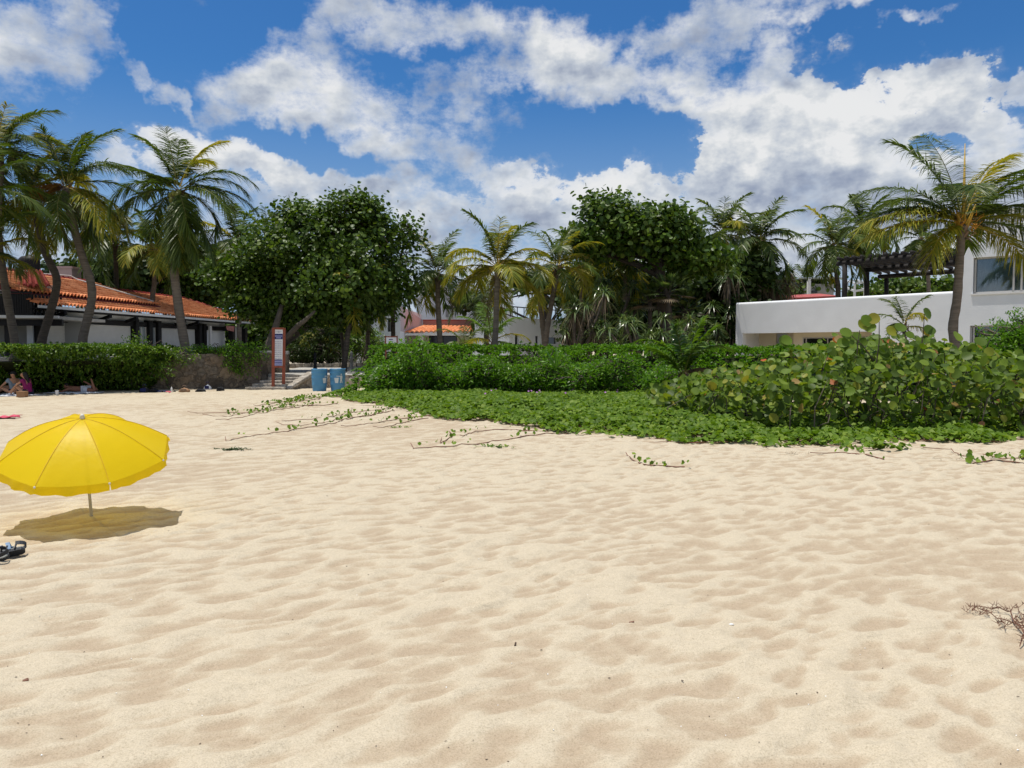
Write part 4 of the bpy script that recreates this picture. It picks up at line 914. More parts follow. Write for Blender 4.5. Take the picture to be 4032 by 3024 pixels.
    a0, a1 = W(3305,1046,41.7), W(3850,1046,36.9); b0, b1 = W(3462,1098,49.1), W(4060,1098,43.2)
    for i in range(17):
        s = i/16; a = lerp(a0, a1, s)+[random.uniform(-.03,.03),0,0]; b = lerp(b0, b1, s); a[2] = H+.24; b[2] = H+.24; d_ = unit(b-a)
        m = MB(); m.tube([a-d_*.35, lerp(a,b,.5)+[0,0,.02], b+d_*.3], [.10,.115,.10], 7); m.build('rafter', M['log'], pr, smooth=True)
right_villa()
def far_roofs():
    root = thing('pale_outbuilding', 'small pale building with flat canopy and red roof strip beyond the parapet', 'building', (20, 58, 0))
    m = MB(); box_px(m, 3165, 3280, 3.0, zpx(1118,58), 58, 61); m.build('wall', M['greywall'], root); m = MB(); box_px(m, 3150, 3320, zpx(1098,58), zpx(1094,58), 57.5, 61); m.build('canopy', M['curtain_l'], root)
    for px in (3180, 3183): pass
    m = MB(); box_px(m, 3178, 3190, 3.5, zpx(1098,57), 57, 57.2); m.build('column', M['white2'], root)
    m = MB(); box_px(m, 3196, 3216, zpx(1150,57), zpx(1141,57), 57.8, 57.95); m.build('window', M['glass'], root)
    a, b = W(3125,1172,52), W(3300,1164,50); m = MB(); m.hexa([a-[0,0,.2], b-[0,0,.2], b+[0,3,-.2], a+[0,3,-.2], a, b, b+[0,3,.35], a+[0,3,.35]]); m.build('red_roof', M['redroof'], root)
    r = thing('roof_frame', 'thin pale metal frame on a roof seen through the pergola posts', 'frame', (26, 60, 4)); c = [W(3340,1105,58), W(3400,1100,62), W(3408,1104,56), W(3350,1108,55)]
    tops = [W(3337,1107,60), W(3375,1104,63), W(3405,1112,58), W(3366,1116,56)]
    for tpt in tops: m = MB(); m.bar((tpt[0],tpt[1],3.5), tpt, .12, .12); m.build('post', M['metal_white'], r)
    for sh in (0, .55):
        for i in range(4): m = MB(); m.bar(tops[i]-[0,0,sh], tops[(i+1)%4]-[0,0,sh], .1, .14); m.build('rail', M['metal_white'], r)
    r.location = r.location
far_roofs()
# ------------------------------------------------------------------ palms
def frond(am, fr, c, az, e0, L, droop, mi=0, ri=0, nl=46, lw=.045, wind=.12, ll=.85, seg=3, thick=.022):
    m = 12; pts = [np.array(c, float)]; d_ = None
    for i in range(m):
        s = (i+.5)/m; e = e0 - droop*(s**1.55); a = az
        d = np.array([cos(e)*cos(a), cos(e)*sin(a), sin(e)]); d = d + np.array([wind, wind*.15, -.02])*s*1.4; d = unit(d)
        pts.append(pts[-1] + d*L/m)
    pts = np.array(pts); T = unit(np.gradient(pts, axis=0))
    fr.tube(pts, np.linspace(thick, .004, m+1), 4, mi=ri, cap=False)
    n = nl; s = np.linspace(.13, 1.0, n); idx = s*m; i0 = np.minimum(idx.astype(int), m-1); f = (idx-i0)[:,None]
    P = pts[i0]*(1-f)+pts[i0+1]*f; D = unit(T[i0]*(1-f)+T[i0+1]*f)
    hor = unit(np.cross(D, np.array([0,0,1.]))+1e-6); upv = np.cross(hor, D)
    prof = np.interp(s, [.13,.25,.5,.8,1.0], [.55,.9,1.0,.85,.50])*ll
    for sg in (-1, 1):
        jit = rng.normal(0, .10, (n,3))
        dr = hor*sg*.80 + D*np.interp(s, [0,.8,1],[.45,.70,1.5])[:,None] + upv*.20 + jit + np.array([wind*.9, 0, -.14])
        LL = prof*rng.uniform(.85, 1.1, n)
        blades(am, P, dr, LL, lw*rng.uniform(.8,1.2,n), droop=rng.uniform(.18,.62,n), prof=((.7,1,.8,.1) if seg == 3 else (.8,1,.1)), roll=sg*.55+rng.normal(0,.25,n), mi=mi)
def palm(label, crown, d, trunk, L=3.0, n=20, seed=1, z0=0.0, yellow=.12, tr=.15, mat='trunk', wind=.10, low=-.75, droop=1.35, nl=76, lw=.042, extra=(), coconuts=0, dry=0, spadix=False, ll=.95, group='coconut palms', seg=3, name='coconut_palm', front_gap=False, young=False, hi=1.45):
    global rng
    keep = rng; rng = np.random.default_rng(seed); rr = random.Random(seed)
    c = W(crown[0], crown[1], d); root = thing(name, label, 'palm tree', (W(trunk[-1][0], 1400, d)[0], d, z0), group)
    pts = [c - [0,0,.05]] + [W(x, y, d) for x, y in trunk]; 
    if pts[-1][2] > z0: e = pts[-1].copy(); e[2] = z0-.05; pts.append(e)
    pts = np.array(pts)[::-1]; k = np.arange(len(pts)); kk = np.linspace(0, len(pts)-1, 26)
    # Catmull-Rom through the trunk points
    sm = []
    for q in kk:
        i = min(int(q), len(pts)-2); f = q-i; p0, p1, p2, p3 = pts[max(i-1,0)], pts[i], pts[i+1], pts[min(i+2,len(pts)-1)]
        sm.append(.5*((2*p1)+(-p0+p2)*f+(2*p0-5*p1+4*p2-p3)*f*f+(-p0+3*p1-3*p2+p3)*f**3))
    sm = np.array(sm); rad = tr*np.interp(np.linspace(0,1,26), [0,.08,.2,.8,.93,1], [1.5,1.15,1.0,.82,1.15,.9])*(1+.05*np.sin(np.arange(26)*2.4))
    tb = MB(); tb.tube(sm, rad, 10); tb.build('trunk', M[mat], root, smooth=True)
    am = AM(); fr = MB(); ga = 2.39996
    n = int(n*.82) if d < 36 and n > 14 else n
    for i in range(n):
        q = i/(n-1); e0 = hi - (hi-low)*q**1.15 + rr.uniform(-.1,.1); az = i*ga + seed
        Lf = L*(1.0 if q < .75 else .9)*rr.uniform(.86,1.08)*(.75 if q < .08 else 1)
        mi = 1 if rr.random() < yellow*(.3+1.6*q) else 0; dr = droop*(.48+.67*sin(min(q*2.2,1.57)))*rr.uniform(.85,1.15)
        if front_gap and q < .13: continue
        if (front_gap or d < 36) and sin(az) < -.55 and -.2 < e0 < 1.1: continue
        frond(am, fr, c+np.array([cos(az),sin(az),0])*tr*.5+[0,0,.25*(1-q)], az, e0, Lf, dr, mi=mi, ri=mi, nl=nl, lw=lw, wind=wind, ll=ll*L/3.2, seg=seg)
    for (az, e0, Lf, dr, mi) in extra: frond(am, fr, c, az, e0, Lf, dr, mi=mi, ri=min(mi,1), nl=nl, lw=lw, wind=wind*.3, ll=ll*L/3.2, seg=seg)
    for i in range(dry):
        az = rr.uniform(0, 6.28); frond(am, fr, c-[0,0,.15], az, -.75+rr.uniform(-.3,.2), L*.8, .8, mi=3, ri=0, nl=nl//2, lw=lw*.6, wind=0, ll=ll*L/4)
    am.build('fronds', [M['palm_young' if young else 'palm'], M['palm_y'], M['palm_o'], M['palm_d']], root); fr.build('frond_ribs', [M['rachis'], M['rachis_y']], root, smooth=True)
    sh = AM(); az = rng.uniform(0, 6.28, 26); ba = c + np.stack([np.cos(az)*tr*.8, np.sin(az)*tr*.8, rng.uniform(-.55,.1,26)], 1)
    blades(sh, ba, np.stack([np.cos(az)*.5, np.sin(az)*.5, rng.uniform(-.6,1.1,26)], 1), rng.uniform(.2,.5,26), .10, droop=.2); sh.build('sheaths', M['dead'], root)
    for i in range(coconuts):
        a = rr.uniform(0, 6.28); cb = MB(); cb.ball(c+[cos(a)*rr.uniform(.2,.42), sin(a)*.3-.1, -rr.uniform(.1,.5)], (.11,.11,.135), 8); cb.build('coconut', M['coconut'], root, smooth=True)
    if spadix:
        sp = AM(); na = 150; az = rng.uniform(0, 6.28, na); which = rng.integers(0, 5, na); base_a = np.array([0.3,1.5,2.9,4.0,5.4])[which]
        ba = c + np.stack([np.cos(base_a)*.38, np.sin(base_a)*.38, rng.uniform(-.25,.25,na)], 1); blades(sp, ba, np.stack([np.cos(az), np.sin(az), rng.uniform(-.3,1.2,na)], 1), rng.uniform(.15,.38,na), .022, droop=.1, prof=(1,1,.6)); sp.build('flower_stalks', M['spadix'], root)
        st = MB()
        for a in (.2, 1.9, 3.6, 5.1, 2.8): st.tube([c+[0,0,-.35], c+[cos(a)*.25, sin(a)*.25, .15], c+[cos(a)*.42, sin(a)*.42, .55]], [.07,.05,.02], 6)
        st.tube([c, c+[.0,0,.9], c+[-.01,0,2.6]], [.08,.05,.012], 6); st.build('leaf_bases', M['rachis_y'], root, smooth=True)
    rng = keep; return root
Y_, O_ = 1, 2
palm('tall coconut palm cut by the left picture edge, leaning trunk furthest left', (-5,600), 33, [(0,700),(-8,850),(0,1000),(30,1180),(58,1345)], 2.9, 24, 3, 1.2, wind=.2, tr=.17, coconuts=3)
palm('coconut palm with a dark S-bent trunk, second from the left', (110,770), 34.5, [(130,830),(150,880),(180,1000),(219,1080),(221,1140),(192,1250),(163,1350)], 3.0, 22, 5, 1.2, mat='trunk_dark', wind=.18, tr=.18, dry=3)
palm('coconut palm with yellowing fronds and one orange dead frond, before the tiled roof', (262,735), 33.5, [(263,790),(282,860),(320,1000),(355,1100),(360,1188),(325,1338)], 3.3, 24, 8, 1.2, wind=.2, tr=.18, yellow=.22, dry=1,
     extra=[(2.9,.25,1.3,1.6,O_),(0.1,-.1,3.2,1.3,Y_),(-.5,-.35,3.3,1.0,Y_),(.3,-.3,3.2,1.1,Y_),(1.57,1.3,3.0,.5,0)])
palm('low palm fronds arching in from the left edge above the balcony', (-110,780), 30, [(-120,900),(-130,1350)], 3.4, 16, 12, 1.2, wind=.22, low=-.3)
palm('short palm whose fronds droop over the dark balcony railing', (-60,1010), 31.5, [(-60,1150),(-70,1350)], 2.6, 16, 14, 1.2, wind=.2, low=-.4, yellow=.2)
palm('coconut palm loaded with green coconuts, with a long skirt of hanging fronds', (702,752), 33, [(694,800),(690,900),(680,1000),(703,1210),(735,1400)], 3.15, 22, 21, 1.25, wind=.16, tr=.19, coconuts=16, low=-.5,
     extra=[(.0,.55,3.2,1.5,0),(.1,.2,3.4,1.1,0),(3.0,.6,3.0,.5,0),(3.2,.1,2.4,1.0,0),(-1.2,-1.15,3.0,.35,0),(-1.9,-1.25,3.1,.3,Y_),(-.6,-1.05,3.2,.4,0),(-.2,-.9,3.3,.5,0),(.4,-1.0,3.1,.4,0),(-1.5,-1.3,3.2,.2,0),(-1.0,-1.3,3.0,.25,0),(2.0,-1.2,3,.3,0)])
bg = dict(nl=38, lw=.085, seg=2, group='background palms')
palm('dark palm behind the roof, left of the coconut laden palm', (450,940), 47, [(455,1000),(460,1180)], 3.3, 16, 31, 0, mat='trunk_dark', **bg)
palm('dark palm with a pale trunk between the curved trunk and the coconut palm', (604,985), 46, [(610,1030),(607,1120),(600,1200)], 2.8, 16, 33, 0, **bg)
palm('small bright palm behind the roof at the far left', (330,900), 50, [(335,1000),(340,1180)], 3.0, 15, 34, 0, **bg)
palm('palm top between the coconut palm and the big round tree', (930,960), 50, [(935,1020),(940,1200)], 3.1, 18, 35, 0, **bg)
palm('palm top behind the left shoulder of the big round tree', (1060,960), 56, [(1060,1020),(1060,1200)], 3.0, 14, 36, 0, **bg)
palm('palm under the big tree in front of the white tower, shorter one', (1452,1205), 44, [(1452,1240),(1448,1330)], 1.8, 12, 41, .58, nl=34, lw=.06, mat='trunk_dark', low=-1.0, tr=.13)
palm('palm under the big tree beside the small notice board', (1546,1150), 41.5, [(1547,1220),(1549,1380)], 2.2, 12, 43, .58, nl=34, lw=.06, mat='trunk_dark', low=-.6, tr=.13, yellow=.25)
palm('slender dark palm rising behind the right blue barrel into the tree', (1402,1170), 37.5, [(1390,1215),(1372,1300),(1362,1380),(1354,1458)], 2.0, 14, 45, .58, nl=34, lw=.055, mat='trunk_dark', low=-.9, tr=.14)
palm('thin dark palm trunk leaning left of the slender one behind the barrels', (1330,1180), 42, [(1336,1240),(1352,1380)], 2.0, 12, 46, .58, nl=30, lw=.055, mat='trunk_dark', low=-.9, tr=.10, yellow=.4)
palm('dark green palm between the big tree and the golden palm', (1722,1085), 40, [(1724,1130),(1724,1190),(1732,1345)], 2.4, 20, 51, 0, nl=44, lw=.055, low=-.75, tr=.15, dry=1)
palm('dark low palm behind the golden palm trunk with black hanging fronds', (1905,1205), 42, [(1912,1260),(1915,1320)], 2.2, 12, 53, 0, nl=36, lw=.05, mat='trunk_dark', low=-.35, wind=.02)
palm('golden yellow coconut palm standing above the clipped hedge', (1960,1062), 30.5, [(1958,1110),(1955,1190),(1952,1300),(1948,1368)], 2.3, 22, 55, 0, yellow=.85, tr=.125, wind=.08, low=-.25, nl=58, lw=.05, dry=1, group='coconut palms',
     extra=[(3.0,.35,2.3,1.3,Y_),(.1,.4,2.3,1.3,Y_),(2.7,-.1,2.1,.9,Y_),(.3,-.2,2.2,.9,Y_),(-1.2,.3,1.9,1.6,Y_)])
palm('green yellow palm right of the golden palm with a forked trunk', (2195,1055), 38, [(2185,1120),(2170,1200),(2155,1290),(2148,1360)], 2.4, 18, 57, 0, yellow=.4, nl=40, lw=.05, low=-.5, tr=.15)
palm('lower palm head on the left fork beside the white wing', (2125,1165), 38.6, [(2132,1230),(2140,1300),(2146,1360)], 1.7, 12, 58, 0, yellow=.35, nl=34, lw=.05, low=-.6, tr=.17)
palm('palm behind the flat topped tree, left one with pale fronds', (2290,1050), 44, [(2290,1120),(2290,1300)], 2.6, 18, 59, 0, yellow=.35, nl=34, lw=.06)
palm('yellowish palm half hidden under the flat topped tree', (2455,1040), 43, [(2460,1120),(2460,1300)], 2.6, 18, 60, 0, yellow=.35, nl=34, lw=.06)
palm('palm head right behind the flat topped tree, pale new leaf upright', (2846,925), 50, [(2850,1000),(2850,1300)], 2.9, 20, 61, 0, **bg)
palm('palm head with arching fronds left of the open sky gap', (2992,955), 47, [(2990,1000),(2985,1300)], 2.9, 22, 63, 0, **bg)
palm('dark palm left of the pergola with trunk behind the parapet', (3285,975), 46, [(3290,1030),(3296,1100),(3300,1165)], 2.8, 22, 65, 0, mat='trunk_dark', nl=34, lw=.065, seg=2, group='background palms', low=-.8)
palm('tall dark palm behind the pergola corner', (3400,905), 48, [(3405,960),(3410,1100),(3412,1200)], 2.7, 20, 66, 0, mat='trunk_dark', dry=3, **bg)
palm('small dark palm above the pergola rafters', (3625,945), 58, [(3640,1020),(3655,1100),(3655,1200)], 2.4, 18, 67, 0, **bg)
palm('far palm head right of the tree and left of the pergola', (3180,1130), 62, [(3180,1180),(3180,1300)], 2.2, 12, 68, 0, **bg)
palm('large coconut palm with orange flower stalks in front of the white villa', (3793,880), 25.5, [(3785,935),(3777,1050),(3768,1180),(3752,1290),(3762,1380)], 3.4, 15, 71, 0, yellow=.12, tr=.155, wind=.10, low=.55, droop=.9, nl=92, lw=.036, spadix=True, ll=.9, front_gap=True, hi=1.36,
     extra=[(3.1,.75,4.0,1.3,0),(2.9,.45,3.8,1.2,0),(3.25,.30,3.7,.85,Y_),(3.3,.10,3.5,.6,Y_),(3.5,-.25,2.0,1.2,Y_),(3.0,.55,3.2,1.3,0),(.0,.85,3.6,.7,0),(.15,.5,3.4,1.0,0),(.1,.3,3.4,1.0,Y_),(-.1,.05,3.2,1.0,0),(.2,-.15,3.1,.9,Y_),(.2,1.05,3.4,1.1,0),(2.2,.3,3.2,1.1,0),(1.0,.3,3.2,1.1,0),(4.3,.9,2.6,1.5,0)])
palm('young coconut palm with three broad fronds growing in front of the hedge', (2692,1478), 21.8, [(2700,1510)], 1.65, 3, 73, 0, yellow=.0, young=True, tr=.06, wind=.0, nl=58, lw=.06, hi=1.4, low=1.0, droop=.7, ll=.80, group=None,
     extra=[(3.0,1.25,1.75,1.45,0),(.1,1.15,1.75,1.6,0),(.4,1.32,1.8,.35,0),(-1.2,1.2,1.3,.9,0),(.5,.5,1.2,1.2,3)])
palm('young bright palm sprouting behind the hedge beside the golden palm', (1935,1350), 33.5, [(1935,1400)], 1.9, 12, 75, 0, young=True, yellow=.1, tr=.08, wind=.0, nl=40, lw=.04, hi=1.3, low=.2, droop=1.1, group=None)
palm('low bright palm in the shade left of the slender dark trunk', (1265,1320), 48, [(1265,1380)], 2.2, 14, 77, .58, yellow=.5, nl=34, lw=.05, hi=1.2, low=.0, group=None)
palm('little palm whose tips show above the sea grape bush', (3560,1290), 30, [(3560,1380)], 1.5, 10, 79, 0, nl=30, lw=.04, hi=1.3, low=.2, group=None, tr=.07)
palm('low palm fronds behind the hedge left of the golden palm', (1830,1372), 36, [(1830,1390)], 1.5, 8, 80, 0, nl=30, lw=.04, hi=1.1, low=.3, group=None, tr=.07)
# ------------------------------------------------------------------ broadleaf crowns
def tree(name, label, cat, blobs, d, base, leaf, nc, per, lr, trunk_pts, tr=.2, seed=1, z0=0, group=None, surf=.55, bark='bark', spread_=.32, limbs=14, stretch=1.0, sparse_top=0, kind='disk', dens_pow=1.0):
    global rng
    keep = rng; rng = np.random.default_rng(seed); rr = random.Random(seed)
    B = []
    for (px, py, rx, ry, dd, ry_d) in blobs:
        c = W(px, py, d+dd); B.append((c, np.array([rx*d/FPX, ry_d, ry*d/FPX])))
    vol = np.array([np.prod(r)**(2/3) for c, r in B]); which = rng.choice(len(B), nc, p=vol/vol.sum())
    v = unit(rng.normal(size=(nc,3))); rad = rng.uniform(surf**3, 1, nc)**(1/3)
    C = np.array([B[i][0] for i in which]); Rr = np.array([B[i][1] for i in which]); P = C + v*rad[:,None]*Rr
    P += (vnoise(P[:,0]*1.3+P[:,1], P[:,2]*1.3, seed)[:,None]-.5)*unit(P-C)*1.1
    keepm = np.ones(nc, bool)              # leave gaps so light gets through
    g = vnoise(P[:,0]*.9+seed, P[:,2]*.9+P[:,1]*.5, seed+5); keepm = g > .22
    P = P[keepm]; outw = unit(P - np.array([c for c, r in B]).mean(0)); n = len(P)
    root = thing(name, label, cat, (W(base, 1400, d)[0], d, z0), group)
    cp = np.repeat(P, per, 0) + rng.normal(0, spread_, (n*per,3))*np.array([1,1,.7]); ow = np.repeat(outw, per, 0)
    am = AM(); nr = ow*.45 + rng.normal(0,.55,(n*per,3)) + np.array([0,-.15,.55])
    if kind == 'disk': disks(am, cp, nr, lr*rng.uniform(.65,1.2,n*per), stretch=stretch)
    else: blades(am, cp, unit(ow*.6+rng.normal(0,.6,(n*per,3))+[0,0,.3]), lr*2.4*rng.uniform(.7,1.2,n*per), lr*.9, droop=.2, prof=(.35,1,.8,.1), roll=rng.normal(0,.6,n*per))
    am.build('crown', M[leaf], root)
    tb = MB(); T = np.array([W(x, y, d) for x, y in trunk_pts]); 
    if T[0][2] > z0: T = np.vstack([[T[0][0], T[0][1], z0-.1], T])
    tb.tube(T, np.linspace(tr*1.25, tr*.55, len(T)), 9); tb.build('trunk', M[bark], root, smooth=True)
    lb = MB(); top = T[-1]
    for i in range(limbs):
        k = rr.randrange(len(B)); e = B[k][0] + np.array([rr.uniform(-.6,.6) for _ in range(3)])*B[k][1]; s = T[rr.randrange(max(1,len(T)//2), len(T))]
        mid = lerp(s, e, .5) + np.array([rr.uniform(-.4,.4), rr.uniform(-.4,.4), rr.uniform(-.1,.5)]); lb.tube([s, lerp(s,mid,.5)+[0,0,.1], mid, lerp(mid,e,.6)+[0,0,.1], e], [tr*.42, tr*.36, tr*.26, tr*.16, .02], 6)
    for i in range(min(n, 260)):           # twigs out to the leaf clusters
        p = P[rng.integers(n)]; k = min(range(len(B)), key=lambda q: np.linalg.norm(B[q][0]-p)); s = lerp(B[k][0], p, .45); lb.tube([s, lerp(s,p,.5)+rng.normal(0,.08,3), p], [.03,.02,.008], 4, cap=False)
    lb.build('limbs', M[bark], root, smooth=True); rng = keep; return root
tree('sea_grape_tree', 'big dense round-leaved tree over the stone steps, tallest crown in the middle left', 'tree',
     [(900,1085,100,60,0,1.6),(1010,1225,100,45,0,1.4),(1110,1250,120,40,-.5,1.3),(1350,1225,170,45,-.4,1.4),(1530,1175,90,60,0,1.4),(1400,775,28,30,0,.4),(1480,800,20,35,0,.3),(960,985,40,35,0,.5),(1130,835,35,30,0,.4),(1580,890,25,35,0,.3),(1240,930,200,120,0,2.6),(1400,860,130,90,0,1.9),(1420,800,60,45,0,.9),(1130,1000,190,130,-.5,2.6),(1000,1060,130,110,0,2.0),(1430,1020,190,150,0,2.6),(1560,1000,80,110,0,1.4),(1280,1120,260,120,-1,2.6),(1060,1180,150,80,-.3,1.8),(1480,1150,130,80,0,1.6),(1590,1080,50,60,0,.8),(1180,840,70,45,0,.9),(1490,930,70,80,.3,1.1),(1200,1225,160,50,-.6,1.2),(960,1130,80,80,0,1.2),(1600,905,30,45,0,.4)],
     38.5, 1060, 'seagrape', 2500, 16, .095, [(1035,1430),(1075,1380),(1130,1330),(1190,1290),(1250,1240),(1290,1150)], .33, 91, .58, limbs=20, surf=.5)
tb_ = MB(); tb_.tube([W(1045,1420,35.6), W(1062,1350,35.8), W(1085,1290,36), W(1110,1200,36)], [.22,.2,.17,.1], 8); tb_.tube([W(1130,1330,35.4), W(1175,1280,35.2), W(1200,1262,35.1), W(1240,1225,35)], [.14,.12,.1,.05], 7)
tb_.build('fork', M['bark'], [o for o in COL.objects if o.name.startswith('sea_grape_tree')][0], smooth=True)
tree('sea_grape_tree', 'dark sea grape thicket behind the tiled roof, left of the big round tree', 'tree', [(560,1150,110,60,0,2),(700,1130,130,70,0,2),(830,1120,130,90,0,2),(900,1080,90,90,0,2),(640,1080,90,60,2,1.5),(470,1130,80,50,0,1.6),(940,1130,60,60,-1,1.4),(830,1080,120,60,0,1.8)], 64, 760, 'seagrape', 1200, 9, .19, [(760,1300),(770,1200),(800,1120)], .22, 93)
tree('almond_tree', 'flat topped broad-leaved tree with thick dark trunk above the pandanus thicket', 'tree', [(2420,850,110,45,0,1.6),(2320,935,100,42,0,1.6),(2570,880,140,45,0,1.7),(2500,935,210,48,0,2.0),(2670,925,70,38,0,1.2),(2275,970,50,34,0,1.0),(2660,1000,120,34,0,1.5),(2790,1010,95,42,0,1.4),(2400,975,120,26,.6,1.3),(2740,1050,110,40,0,1.3),(2370,810,50,30,0,.5),(2450,805,40,25,0,.4),(2620,830,30,25,0,.4)],
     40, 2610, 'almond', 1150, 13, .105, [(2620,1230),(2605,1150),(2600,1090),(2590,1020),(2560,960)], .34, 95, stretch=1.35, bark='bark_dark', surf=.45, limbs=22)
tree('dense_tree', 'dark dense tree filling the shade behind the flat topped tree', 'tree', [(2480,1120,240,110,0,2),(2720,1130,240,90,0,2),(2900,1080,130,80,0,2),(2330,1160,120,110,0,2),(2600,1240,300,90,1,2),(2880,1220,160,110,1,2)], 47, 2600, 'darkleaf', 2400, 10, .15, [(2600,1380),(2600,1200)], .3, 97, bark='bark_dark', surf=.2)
tree('dense_tree', 'broad green tree closing the gap behind the tiled roof ridge', 'tree', [(520,1090,120,80,0,2),(680,1070,130,80,0,2),(830,1070,120,80,0,2),(600,1150,140,50,0,2),(780,1160,140,50,0,2),(380,1130,100,60,0,2)], 58, 650, 'seagrape', 1500, 9, .16, [(650,1300),(650,1150)], .22, 116, surf=.25)
tree('dense_tree', 'dark dense tree behind the left palm trunks', 'tree', [(420,1080,170,90,0,2),(250,1080,90,60,0,1.5),(600,1050,150,90,2,2),(760,1030,130,110,2,2)], 55, 450, 'darkleaf', 800, 8, .18, [(450,1300),(450,1100)], .25, 99, bark='bark_dark', surf=.2)
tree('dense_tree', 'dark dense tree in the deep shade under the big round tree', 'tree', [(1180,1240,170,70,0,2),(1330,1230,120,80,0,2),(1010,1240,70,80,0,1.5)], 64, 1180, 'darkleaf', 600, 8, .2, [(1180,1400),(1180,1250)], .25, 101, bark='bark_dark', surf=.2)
tree('leafy_tree', 'green leafy tree seen under the pergola beams', 'tree', [(3500,1140,90,45,0,2),(3600,1135,90,40,0,2),(3700,1140,90,35,0,2),(3420,1160,60,30,0,1.5),(3800,1140,60,40,0,2)], 62, 3550, 'almond', 700, 8, .16, [(3550,1300),(3550,1150)], .2, 103)
tree('leafy_tree', 'low trees on the skyline between the palm gap and the pergola', 'tree', [(3140,1150,90,25,0,2),(3240,1125,50,25,0,1.5),(3060,1160,90,40,0,2),(3380,1160,60,22,0,1.5)], 60, 3150, 'almond', 420, 8, .15, [(3150,1300),(3150,1160)], .15, 105)
tree('dense_tree', 'dark tree mass between the golden palm and the flat topped tree', 'tree', [(2120,1110,120,50,0,2),(2260,1130,110,90,0,2),(1850,1190,70,30,0,1.2)], 58, 2150, 'darkleaf', 500, 8, .18, [(2150,1300),(2150,1150)], .2, 107, bark='bark_dark', surf=.2)
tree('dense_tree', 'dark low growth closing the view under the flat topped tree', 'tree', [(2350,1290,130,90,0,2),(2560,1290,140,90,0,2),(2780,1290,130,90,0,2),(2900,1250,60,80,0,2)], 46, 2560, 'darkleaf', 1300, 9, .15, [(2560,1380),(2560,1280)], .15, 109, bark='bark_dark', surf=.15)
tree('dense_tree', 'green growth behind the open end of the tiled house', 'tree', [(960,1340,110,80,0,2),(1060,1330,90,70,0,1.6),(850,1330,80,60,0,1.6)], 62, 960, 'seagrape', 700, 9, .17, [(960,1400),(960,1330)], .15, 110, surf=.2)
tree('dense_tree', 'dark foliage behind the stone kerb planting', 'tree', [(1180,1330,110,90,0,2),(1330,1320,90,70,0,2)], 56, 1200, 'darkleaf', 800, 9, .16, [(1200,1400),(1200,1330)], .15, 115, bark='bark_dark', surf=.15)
tree('dense_tree', 'dark tree mass beyond the left picture edge behind the house wing', 'tree', [(-150,1130,200,110,0,3),(-500,1120,240,130,0,3),(-900,1150,240,120,0,3),(-1300,1180,260,110,0,3)], 52, -500, 'darkleaf', 1300, 9, .2, [(-500,1300),(-500,1150)], .25, 117, bark='bark_dark', surf=.2)
tree('dense_tree', 'dark tree mass beyond the right picture edge behind the villa tower', 'tree', [(4500,1100,250,120,0,3),(4900,1120,260,140,0,3),(5400,1150,300,140,0,3)], 52, 4900, 'darkleaf', 1000, 9, .2, [(4900,1300),(4900,1150)], .25, 118, bark='bark_dark', surf=.2)
# shrubs behind the kerb
def shrub(label, blobs, d, leaf='scaevola_dark', nc=240, lr=.055, seed=1, z0=0, kind='blade', name='shrub', per=9, sp=.12, group=None, cat='shrub', surf=.6):
    return tree(name, label, cat, blobs, d, blobs[0][0], leaf, nc, per, lr, [(blobs[0][0], 1440), (blobs[0][0]+5, blobs[0][1])], .05, seed, z0, group, surf, spread_=sp, limbs=5, kind=kind)
shrub('dark shrub in the shade right of the tall sign', [(1180,1390,70,50,0,1.2),(1250,1370,90,60,0,1.4),(1150,1340,60,60,.5,1)], 47.5, 'darkleaf', 420, .07, 111, .58)
shrub('dim green shrub between the black bollard and the slender trunk', [(1290,1370,80,60,0,1.2),(1230,1340,80,60,.3,1),(1300,1310,70,40,.3,1)], 47, 'darkleaf', 700, .07, 112, .58)
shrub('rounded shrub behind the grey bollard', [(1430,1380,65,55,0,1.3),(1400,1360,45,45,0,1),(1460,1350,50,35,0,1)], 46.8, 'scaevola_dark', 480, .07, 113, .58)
shrub('small shrub below the notice board post', [(1490,1415,30,28,0,.6),(1500,1390,25,20,0,.5)], 40, 'scaevola_dark', 120, .06, 114, .58)
